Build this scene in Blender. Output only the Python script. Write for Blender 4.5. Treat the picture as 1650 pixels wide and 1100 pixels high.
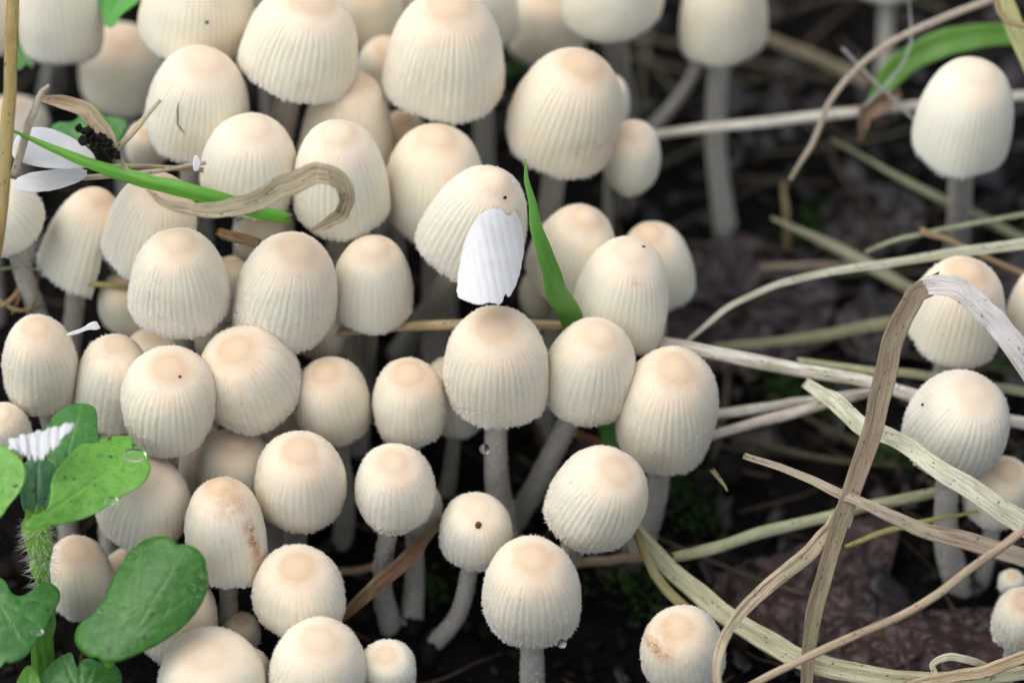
import bpy, math, random
import numpy as np
from mathutils import Vector
for o in list(bpy.data.objects):
    bpy.data.objects.remove(o)
sc = bpy.context.scene
C = sc.collection
random.seed(7)
rng = np.random.default_rng(7)

# ------------------------------------------------------------------ scale, camera, sky, sun, exposure
# All sizes below are in millimetres; one Blender unit is 100 mm (a close-up about 110 mm wide).
S = 0.01
sc.unit_settings.system = 'METRIC'
sc.unit_settings.scale_length = 0.1
TH = math.radians(38.0)          # camera looks down by this much
DIST = 495.0                     # mm from lens to the plane of focus
MPP = 110.0 / 1650.0             # mm per photo pixel in the plane of focus
RT = np.array([1.0, 0.0, 0.0])
UP = np.array([0.0, math.sin(TH), math.cos(TH)])
FW = np.array([0.0, math.cos(TH), -math.sin(TH)])
cam_d = bpy.data.cameras.new('camera')
cam = bpy.data.objects.new('camera', cam_d)
C.objects.link(cam)
cam.location = Vector(-FW * DIST * S)
cam.rotation_euler = (math.pi / 2 - TH, 0, 0)
cam_d.sensor_width = 22.2
cam_d.lens = 22.2 * DIST / 110.0
cam_d.clip_start = 0.05
cam_d.clip_end = 5000
cam_d.dof.use_dof = True
cam_d.dof.focus_distance = (DIST - 9.0) * S
cam_d.dof.aperture_fstop = 0.66
cam_d.dof.aperture_blades = 7
sc.camera = cam

SUN_EL, SUN_AZ = math.radians(62), math.radians(-110)      # high, from the upper left
w = bpy.data.worlds.new('World')
sc.world = w
w.use_nodes = True
nt = w.node_tree
nt.nodes.clear()
sky = nt.nodes.new('ShaderNodeTexSky')
sky.sky_type = 'NISHITA'
sky.sun_disc = False
sky.sun_elevation = SUN_EL
sky.sun_rotation = SUN_AZ
sky.dust_density = 3.0
hs = nt.nodes.new('ShaderNodeHueSaturation')
hs.inputs['Saturation'].default_value = 0.46
bg = nt.nodes.new('ShaderNodeBackground')
bg.inputs['Strength'].default_value = 0.145
wo = nt.nodes.new('ShaderNodeOutputWorld')
nt.links.new(sky.outputs[0], hs.inputs['Color'])
nt.links.new(hs.outputs[0], bg.inputs['Color'])
nt.links.new(bg.outputs[0], wo.inputs['Surface'])
sun_d = bpy.data.lights.new('sun', 'SUN')
sun_d.energy = 0.9
sun_d.angle = math.radians(75)
sun_d.color = (1.0, 0.97, 0.93)
sun = bpy.data.objects.new('sun', sun_d)
C.objects.link(sun)
sdir = Vector((math.sin(SUN_AZ) * math.cos(SUN_EL), math.cos(SUN_AZ) * math.cos(SUN_EL), math.sin(SUN_EL)))
sun.rotation_euler = sdir.to_track_quat('Z', 'Y').to_euler()
vs = sc.view_settings
vs.view_transform = 'Standard'
vs.look = 'None'
vs.exposure = 0.5
vs.gamma = 1.0
vs.use_curve_mapping = False
sc.render.engine = 'CYCLES'
sc.cycles.use_denoising = True
sc.cycles.max_bounces = 8
sc.cycles.diffuse_bounces = 4
sc.cycles.use_adaptive_sampling = True
sc.cycles.adaptive_threshold = 0.03
sc.cycles.transmission_bounces = 8


# ------------------------------------------------------------------ geometry helpers
def P(px, py, d):
    """photo pixel at depth d (mm behind the plane of focus) -> world mm"""
    k = (DIST + d) / DIST * MPP
    return (px - 825.0) * k * RT + (550.0 - py) * k * UP + d * FW


def hash2(ix, iy, seed):
    n = (ix * 374761393 + iy * 668265263 + seed * 1442695041) & 0xffffffff
    n = ((n ^ (n >> 13)) * 1274126177) & 0xffffffff
    return ((n ^ (n >> 16)) & 0xffff) / 65535.0


def vnoise(x, y, seed=0):
    x = np.asarray(x, float); y = np.asarray(y, float)
    ix = np.floor(x).astype(np.int64); iy = np.floor(y).astype(np.int64)
    fx = x - ix; fy = y - iy
    fx = fx * fx * (3 - 2 * fx); fy = fy * fy * (3 - 2 * fy)
    a = hash2(ix, iy, seed); b = hash2(ix + 1, iy, seed)
    c = hash2(ix, iy + 1, seed); d = hash2(ix + 1, iy + 1, seed)
    return (a * (1 - fx) + b * fx) * (1 - fy) + (c * (1 - fx) + d * fx) * fy


def ground_z(x, y):
    x = np.asarray(x, float); y = np.asarray(y, float)
    ys = 170.0 * np.tanh(y / 170.0)
    z = -28.6 + 0.288 * ys
    near = np.exp(-(x / 140.0) ** 2 - ((y - 20) / 150.0) ** 2)
    z = z + near * (5.0 * (vnoise(x / 17.0, y / 17.0, 3) - .5) + 2.4 * (vnoise(x / 6.0, y / 6.0, 5) - .5)
                    + 1.3 * (vnoise(x / 2.3, y / 2.3, 8) - .5) + 0.7 * (vnoise(x / 0.9, y / 0.9, 11) - .5))
    return z


def on_ground(px, py, lift=0.0):
    """depth at which the photo ray through a pixel meets the ground"""
    px = np.asarray(px, float); py = np.asarray(py, float)
    lo = np.full(px.shape, -60.0); hi = np.full(px.shape, 160.0)
    for _ in range(18):
        m = (lo + hi) / 2
        k = (DIST + m) / DIST * MPP
        p = ((px - 825) * k)[..., None] * RT + ((550 - py) * k)[..., None] * UP + m[..., None] * FW
        above = p[..., 2] > ground_z(p[..., 0], p[..., 1]) + lift
        lo = np.where(above, m, lo); hi = np.where(above, hi, m)
    return lo if lo.shape else float(lo)


def mesh_obj(name, verts, faces, mat, parent=None, origin=None, attrs=None, smooth=True):
    """verts in world mm; faces = list of index arrays (quads and/or triangles)"""
    verts = np.asarray(verts, float)
    org = np.asarray(origin if origin is not None else verts.mean(axis=0), float)
    me = bpy.data.meshes.new(name)
    co = ((verts - org) * S).astype(np.float32)
    me.vertices.add(len(co))
    me.vertices.foreach_set('co', co.ravel())
    arrs = [np.asarray(f, np.int32) for f in faces if len(f)]
    loops = np.concatenate([a.ravel() for a in arrs])
    sizes = np.concatenate([np.full(len(a), a.shape[1], np.int32) for a in arrs])
    starts = np.concatenate([[0], np.cumsum(sizes)[:-1]]).astype(np.int32)
    me.loops.add(len(loops))
    me.loops.foreach_set('vertex_index', loops)
    me.polygons.add(len(sizes))
    me.polygons.foreach_set('loop_start', starts)
    me.polygons.foreach_set('loop_total', sizes)
    me.update(calc_edges=True)
    me.validate()
    if smooth:
        me.polygons.foreach_set('use_smooth', np.ones(len(me.polygons), bool))
    for k, v in (attrs or {}).items():
        a = me.attributes.new(k, 'FLOAT', 'POINT')
        a.data.foreach_set('value', np.asarray(v, np.float32))
    me.materials.append(mat)
    o = bpy.data.objects.new(name, me)
    C.objects.link(o)
    if parent is not None:
        o.parent = parent
        po = np.array(parent.get('_o', (0, 0, 0)))
        o.location = Vector((org - po) * S)
    else:
        o.location = Vector(org * S)
    o['_o'] = [float(v) for v in org]
    return o


def empty(name, origin):
    o = bpy.data.objects.new(name, None)
    o.empty_display_size = 0.02
    C.objects.link(o)
    o.location = Vector(np.asarray(origin) * S)
    o['_o'] = [float(v) for v in origin]
    return o


def tag(o, label, cat, group=None):
    o['label'] = label
    o['category'] = cat
    if group:
        o['group'] = group
    return o


def grid_quads(nr, nc, wrap=True, off=0):
    i = np.arange(nr - 1)[:, None]
    j = np.arange(nc if wrap else nc - 1)[None, :]
    j2 = (j + 1) % nc
    q = np.stack([i * nc + j, i * nc + j2, (i + 1) * nc + j2, (i + 1) * nc + j], axis=-1)
    return q.reshape(-1, 4) + off


def catmull(pts, n):
    pts = np.asarray(pts, float)
    m = len(pts)
    if m == 2:
        t = np.linspace(0, 1, n)[:, None]
        return pts[0] * (1 - t) + pts[1] * t
    ext = np.vstack([2 * pts[0] - pts[1], pts, 2 * pts[-1] - pts[-2]])
    out = []
    for t in np.linspace(0, m - 1, n):
        k = min(int(t), m - 2)
        f = t - k
        a, b, c, d = ext[k:k + 4]
        out.append(0.5 * (2 * b + (c - a) * f + (2 * a - 5 * b + 4 * c - d) * f * f + (3 * b - a - 3 * c + d) * f ** 3))
    return np.array(out)


def norm(v):
    return v / np.maximum(np.linalg.norm(v, axis=-1, keepdims=True), 1e-9)


def spikes(pos, nrm, rad, hgt, tilt, gen):
    """many tiny three-sided cones, as one mesh"""
    n = len(pos)
    nrm = norm(nrm + gen.normal(0, tilt, (n, 3)))
    ref = np.where(np.abs(nrm[:, 2:3]) < .8, np.array([[0, 0, 1.0]]), np.array([[1.0, 0, 0]]))
    e1 = norm(np.cross(nrm, ref)); e2 = np.cross(nrm, e1)
    vs_ = []
    a0 = gen.uniform(0, 6.28, (n, 1))
    for k in range(3):
        a = a0 + k * 2.0944
        vs_.append(pos - nrm * rad[:, None] * .4 + (e1 * np.cos(a) + e2 * np.sin(a)) * rad[:, None])
    vs_.append(pos + nrm * hgt[:, None])
    v = np.stack(vs_, axis=1).reshape(-1, 3)
    b = np.arange(n)[:, None] * 4
    f = np.concatenate([b + [[0, 1, 3]], b + [[1, 2, 3]], b + [[2, 0, 3]]])
    return v, f


# ------------------------------------------------------------------ materials
class NT:
    def __init__(self, name):
        self.m = bpy.data.materials.new(name)
        self.m.use_nodes = True
        self.t = self.m.node_tree
        self.b = self.t.nodes['Principled BSDF']
        self.out = self.t.nodes['Material Output']

    def n(self, typ, **kw):
        nd = self.t.nodes.new(typ)
        for k, v in kw.items():
            setattr(nd, k, v)
        return nd

    def l(self, a, b):
        self.t.links.new(a, b)

    def attr(self, name):
        return self.n('ShaderNodeAttribute', attribute_name=name).outputs['Fac']

    def noise(self, scale, detail=3, rough=.6, vec=None):
        nd = self.n('ShaderNodeTexNoise')
        nd.inputs['Scale'].default_value = scale
        nd.inputs['Detail'].default_value = detail
        nd.inputs['Roughness'].default_value = rough
        if vec is None:
            vec = self.n('ShaderNodeTexCoord').outputs['Object']
        self.l(vec, nd.inputs['Vector'])
        return nd.outputs['Fac']

    def ramp(self, fac, stops):
        nd = self.n('ShaderNodeValToRGB')
        el = nd.color_ramp.elements
        while len(el) < len(stops):
            el.new(0.5)
        for e, (p, c) in zip(el, stops):
            e.position = p
            e.color = (c if isinstance(c, tuple) else (c, c, c)) + (1,)
        self.l(fac, nd.inputs['Fac'])
        return nd.outputs['Color']

    def mix(self, fac, a, b, mode='MIX'):
        nd = self.n('ShaderNodeMix', data_type='RGBA', blend_type=mode)
        for i, v in ((0, fac), (6, a), (7, b)):
            if isinstance(v, (int, float)):
                nd.inputs[i].default_value = v
            elif isinstance(v, tuple):
                nd.inputs[i].default_value = v + (1,)
            else:
                self.l(v, nd.inputs[i])
        return nd.outputs[2]

    def math(self, op, a, b=0.0):
        nd = self.n('ShaderNodeMath', operation=op)
        for i, v in ((0, a), (1, b)):
            if isinstance(v, (int, float)):
                nd.inputs[i].default_value = v
            else:
                self.l(v, nd.inputs[i])
        return nd.outputs[0]

    def bump(self, h, strength, dist):
        nd = self.n('ShaderNodeBump')
        nd.inputs['Strength'].default_value = strength
        nd.inputs['Distance'].default_value = dist
        self.l(h, nd.inputs['Height'])
        self.l(nd.outputs[0], self.b.inputs['Normal'])

    def sss(self, wgt, rad, mm):
        self.b.inputs['Subsurface Weight'].default_value = wgt
        self.b.inputs['Subsurface Radius'].default_value = rad
        self.b.inputs['Subsurface Scale'].default_value = mm * S


def mat_cap():
    M = NT('cap_flesh')
    q = M.attr('q'); u = M.attr('u'); rib = M.attr('rib'); st = M.attr('stain')
    rnd = M.n('ShaderNodeObjectInfo').outputs['Random']
    big = M.noise(22, 3)
    fine = M.noise(260, 2)
    un = M.math('ADD', u, M.math('MULTIPLY', M.math('SUBTRACT', big, .5), .05))
    qn = M.math('ADD', q, M.math('MULTIPLY', M.math('SUBTRACT', M.noise(16, 5, .7), .5), .5))
    body = M.mix(rnd, (.905, .80, .64), (.885, .72, .535))
    body = M.mix(M.ramp(big, [(.35, 0.0), (.7, .55)]), body, (.915, .835, .70))
    disc = M.ramp(qn, [(0.0, .58), (.2, .66), (.32, .74), (.45, .42), (.6, .13), (.8, 0.0)])
    disc = M.math('MULTIPLY', disc, M.math('ADD', M.math('MULTIPLY', rnd, .5), .5))
    col = M.mix(disc, body, (.56, .38, .215))
    col = M.mix(M.math('MULTIPLY', rib, .30), col, (.74, .58, .38))
    col = M.mix(M.ramp(un, [(.82, 0.0), (1.0, .55)]), col, (.87, .84, .77))
    sn = M.math('MULTIPLY', st, M.ramp(M.noise(60, 4, .7), [(.34, 0.0), (.62, 1.0)]))
    col = M.mix(sn, col, (.36, .14, .025))
    M.l(col, M.b.inputs['Base Color'])
    M.b.inputs['Roughness'].default_value = .62
    M.b.inputs['Specular IOR Level'].default_value = .3
    M.sss(.65, (1.0, .62, .36), 2.0)
    M.bump(M.math('ADD', fine, M.noise(700, 2)), .6, .06 * S)
    return M.m


def mat_simple(name, col, rough=.6, sss=None, spec=.4, noise_scale=40, col2=None, bump=None):
    M = NT(name)
    nf = M.noise(noise_scale, 4)
    c = M.mix(M.ramp(nf, [(.3, 0.0), (.7, 1.0)]), col, col2 or col)
    M.l(c, M.b.inputs['Base Color'])
    M.b.inputs['Roughness'].default_value = rough
    M.b.inputs['Specular IOR Level'].default_value = spec
    if sss:
        M.sss(*sss)
    if bump:
        M.bump(M.noise(bump[0], 4), bump[1], bump[2] * S)
    return M.m


def mat_straw():
    M = NT('dry_straw')
    s = M.attr('s'); t = M.attr('t')
    cv = M.n('ShaderNodeCombineXYZ')
    M.l(M.math('MULTIPLY', s, .16), cv.inputs[0]); M.l(M.math('MULTIPLY', t, 3.0), cv.inputs[1])
    oi = M.n('ShaderNodeObjectInfo')
    M.l(M.math('MULTIPLY', oi.outputs['Random'], 50.0), cv.inputs[2])
    fib = M.noise(1.6, 4, .65, cv.outputs[0])
    cv2 = M.n('ShaderNodeCombineXYZ')
    M.l(M.math('MULTIPLY', s, .16), cv2.inputs[0]); M.l(M.math('MULTIPLY', t, .5), cv2.inputs[1])
    M.l(M.math('MULTIPLY', oi.outputs['Random'], 37.0), cv2.inputs[2])
    pat = M.noise(1.3, 4, .6, cv2.outputs[0])
    base = oi.outputs['Color']
    c = M.mix(M.math('MULTIPLY', M.ramp(fib, [(.34, .95), (.56, 0.0)]), M.ramp(M.noise(7, 3), [(.3, .25), (.65, 1.0)])), base, (.34, .25, .15), 'MULTIPLY')
    c = M.mix(M.ramp(pat, [(.48, 0.0), (.68, .55)]), c, (.29, .30, .15))
    c = M.mix(M.ramp(pat, [(.26, .5), (.42, 0.0)]), c, (.26, .15, .07))
    cv3 = M.n('ShaderNodeCombineXYZ')
    M.l(M.math('MULTIPLY', s, .9), cv3.inputs[0]); M.l(M.math('MULTIPLY', t, 1.6), cv3.inputs[1])
    spk = M.noise(1.7, 2, .5, cv3.outputs[0])
    c = M.mix(M.ramp(spk, [(.66, 0.0), (.70, .9)]), c, (.03, .026, .02))
    M.l(c, M.b.inputs['Base Color'])
    M.b.inputs['Roughness'].default_value = .55
    M.b.inputs['Specular IOR Level'].default_value = .45
    M.bump(fib, .9, .2 * S)
    return M.m


def mat_blade():
    M = NT('green_blade')
    s = M.attr('s'); t = M.attr('t')
    cv = M.n('ShaderNodeCombineXYZ')
    M.l(M.math('MULTIPLY', s, .12), cv.inputs[0]); M.l(M.math('MULTIPLY', t, 4.0), cv.inputs[1])
    fib = M.noise(1.5, 3, .55, cv.outputs[0])
    oi = M.n('ShaderNodeObjectInfo')
    c = M.mix(M.ramp(fib, [(.35, .55), (.65, 0.0)]), oi.outputs['Color'], (.42, .62, .4), 'MULTIPLY')
    pat = M.noise(9, 4, .6)
    c = M.mix(M.ramp(pat, [(.56, 0.0), (.8, .5)]), c, (.26, .30, .05))
    M.l(c, M.b.inputs['Base Color'])
    M.b.inputs['Roughness'].default_value = .42
    M.sss(.25, (.5, 1, .2), .7)
    M.bump(fib, .5, .1 * S)
    return M.m


def mat_leaf():
    M = NT('leaf_green')
    vein = M.attr('vein')
    oi = M.n('ShaderNodeObjectInfo')
    n1 = M.noise(26, 4, .6); n2 = M.noise(110, 3, .6)
    c = M.mix(M.ramp(n1, [(.35, .8), (.65, 0.0)]), oi.outputs['Color'], (.5, .68, .55), 'MULTIPLY')
    c = M.mix(M.ramp(n2, [(.4, 0.0), (.75, .4)]), c, (.10, .28, .05))
    c = M.mix(M.ramp(M.noise(210, 2, .5), [(.5, 0.0), (.8, .5)]), c, (.02, .07, .01))
    c = M.mix(M.math('MULTIPLY', vein, .22), c, (.25, .42, .14))
    c = M.mix(M.ramp(M.noise(95, 1, .4), [(.73, 0.0), (.75, .95)]), c, (.03, .04, .02))
    M.l(c, M.b.inputs['Base Color'])
    M.b.inputs['Roughness'].default_value = .4
    M.b.inputs['Specular IOR Level'].default_value = .42
    M.sss(.3, (.45, 1, .2), .9)
    h = M.math('ADD', M.math('MULTIPLY', M.noise(180, 3, .6), .8), M.math('MULTIPLY', vein, -.9))
    M.bump(h, .8, .14 * S)
    return M.m


def mat_deadleaf():
    M = NT('dead_leaf')
    oi = M.n('ShaderNodeObjectInfo')
    n1 = M.noise(9, 6, .7); n2 = M.noise(45, 5, .7)
    c = M.mix(M.ramp(n1, [(.4, .95), (.6, 0.0)]), oi.outputs['Color'], (.2, .16, .2), 'MULTIPLY')
    c = M.mix(M.ramp(n2, [(.55, 0.0), (.75, .45)]), c, (.035, .022, .02))
    c = M.mix(M.math('MULTIPLY', M.attr('vein'), .4), c, (.03, .015, .01))
    M.l(c, M.b.inputs['Base Color'])
    M.b.inputs['Roughness'].default_value = .45
    M.bump(M.math('ADD', n2, M.attr('vein')), .8, .35 * S)
    return M.m


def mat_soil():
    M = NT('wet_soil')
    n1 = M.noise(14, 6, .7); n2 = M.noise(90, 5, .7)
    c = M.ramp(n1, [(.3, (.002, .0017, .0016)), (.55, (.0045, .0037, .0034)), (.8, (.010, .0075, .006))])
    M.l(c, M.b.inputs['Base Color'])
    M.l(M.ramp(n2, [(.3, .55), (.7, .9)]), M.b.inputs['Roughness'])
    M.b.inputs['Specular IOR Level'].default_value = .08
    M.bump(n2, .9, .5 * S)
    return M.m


def mat_water():
    M = NT('water')
    M.b.inputs['Base Color'].default_value = (1, 1, 1, 1)
    M.b.inputs['Roughness'].default_value = 0.0
    M.b.inputs['IOR'].default_value = 1.33
    M.b.inputs['Transmission Weight'].default_value = 1.0
    return M.m


CAP = mat_cap()
GRAN = mat_simple('granules', (.90, .86, .78), .25, None, .7)
STEM = mat_simple('stem_flesh', (.36, .345, .30), .5, None, .3, 60, (.45, .435, .39), (240, .4, .06))
SHARD = mat_simple('white_flesh', (.68, .685, .69), .5, (.5, (1, .8, .7), .6), .35, 50, (.60, .60, .595), (150, .3, .06))
STRAW = mat_straw()
BLADE = mat_blade()
LEAF = mat_leaf()
DEAD = mat_deadleaf()
SOIL = mat_soil()
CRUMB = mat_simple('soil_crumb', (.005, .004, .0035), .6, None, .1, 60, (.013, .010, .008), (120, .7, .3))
HAIR = mat_simple('white_hair', (.75, .78, .68), .4, None, .4)
MOSS = mat_simple('moss_green', (.012, .035, .005), .5, None, .2, 30, (.035, .09, .012))
WATER = mat_water()
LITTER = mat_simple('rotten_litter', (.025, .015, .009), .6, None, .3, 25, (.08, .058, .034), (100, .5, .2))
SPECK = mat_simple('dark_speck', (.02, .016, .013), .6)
BROWN = mat_simple('brown_speck', (.13, .045, .015), .45)

# ------------------------------------------------------------------ the ground
def axis(dense0, dense1, n, far):
    d = np.linspace(dense0, dense1, n)
    g = np.geomspace(2.0, far, 26)
    return np.concatenate([dense0 - g[::-1], d, dense1 + g])


gx, gy = axis(-80, 80, 330, 90000.0), axis(-70, 130, 400, 90000.0)
X, Y = np.meshgrid(gx, gy)
Z = ground_z(X, Y)
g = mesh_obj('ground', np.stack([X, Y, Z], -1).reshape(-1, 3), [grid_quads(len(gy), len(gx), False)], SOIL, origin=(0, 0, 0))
g['kind'] = 'structure'

# ------------------------------------------------------------------ mushrooms
U = np.linspace(0, 1, 60)


def rho(u, n=2.15, m=2.85, um=.92, r1=.995):
    u = np.asarray(u, float)
    x = np.clip(1 - u / um, 0, 1)
    a = (1 - x ** n) ** (1 / m)
    b = 1 - (1 - r1) * (np.clip(u - um, 0, 1) / (1 - um + 1e-6)) ** 2
    return np.where(u < um, a, b)


def solve_cap(wpx, dist_ab, t, prm, hi_deg):
    """cap height and lean towards the viewer from its outline in the photo"""
    r = wpx / 2
    rr = rho(U, *prm)
    best = None
    for deg in np.arange(20, hi_deg, 1.0):
        s, c = math.sin(math.radians(deg)), math.cos(math.radians(deg))
        Hc = dist_ab - r * prm[3] * s
        for _ in range(6):
            Hc += dist_ab - np.max(U * Hc + r * rr * s)
        if Hc < .45 * r:
            continue
        H = Hc / c
        top = np.max(-U * Hc + r * rr * s)
        e = abs(top - t) + max(0, H / r - 2.6) * 30
        if best is None or e < best[0]:
            best = (e, math.radians(deg), H, r)
    if best is None:
        best = (0, math.radians(45), r * 1.5, r)
    return best[1:]


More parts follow.
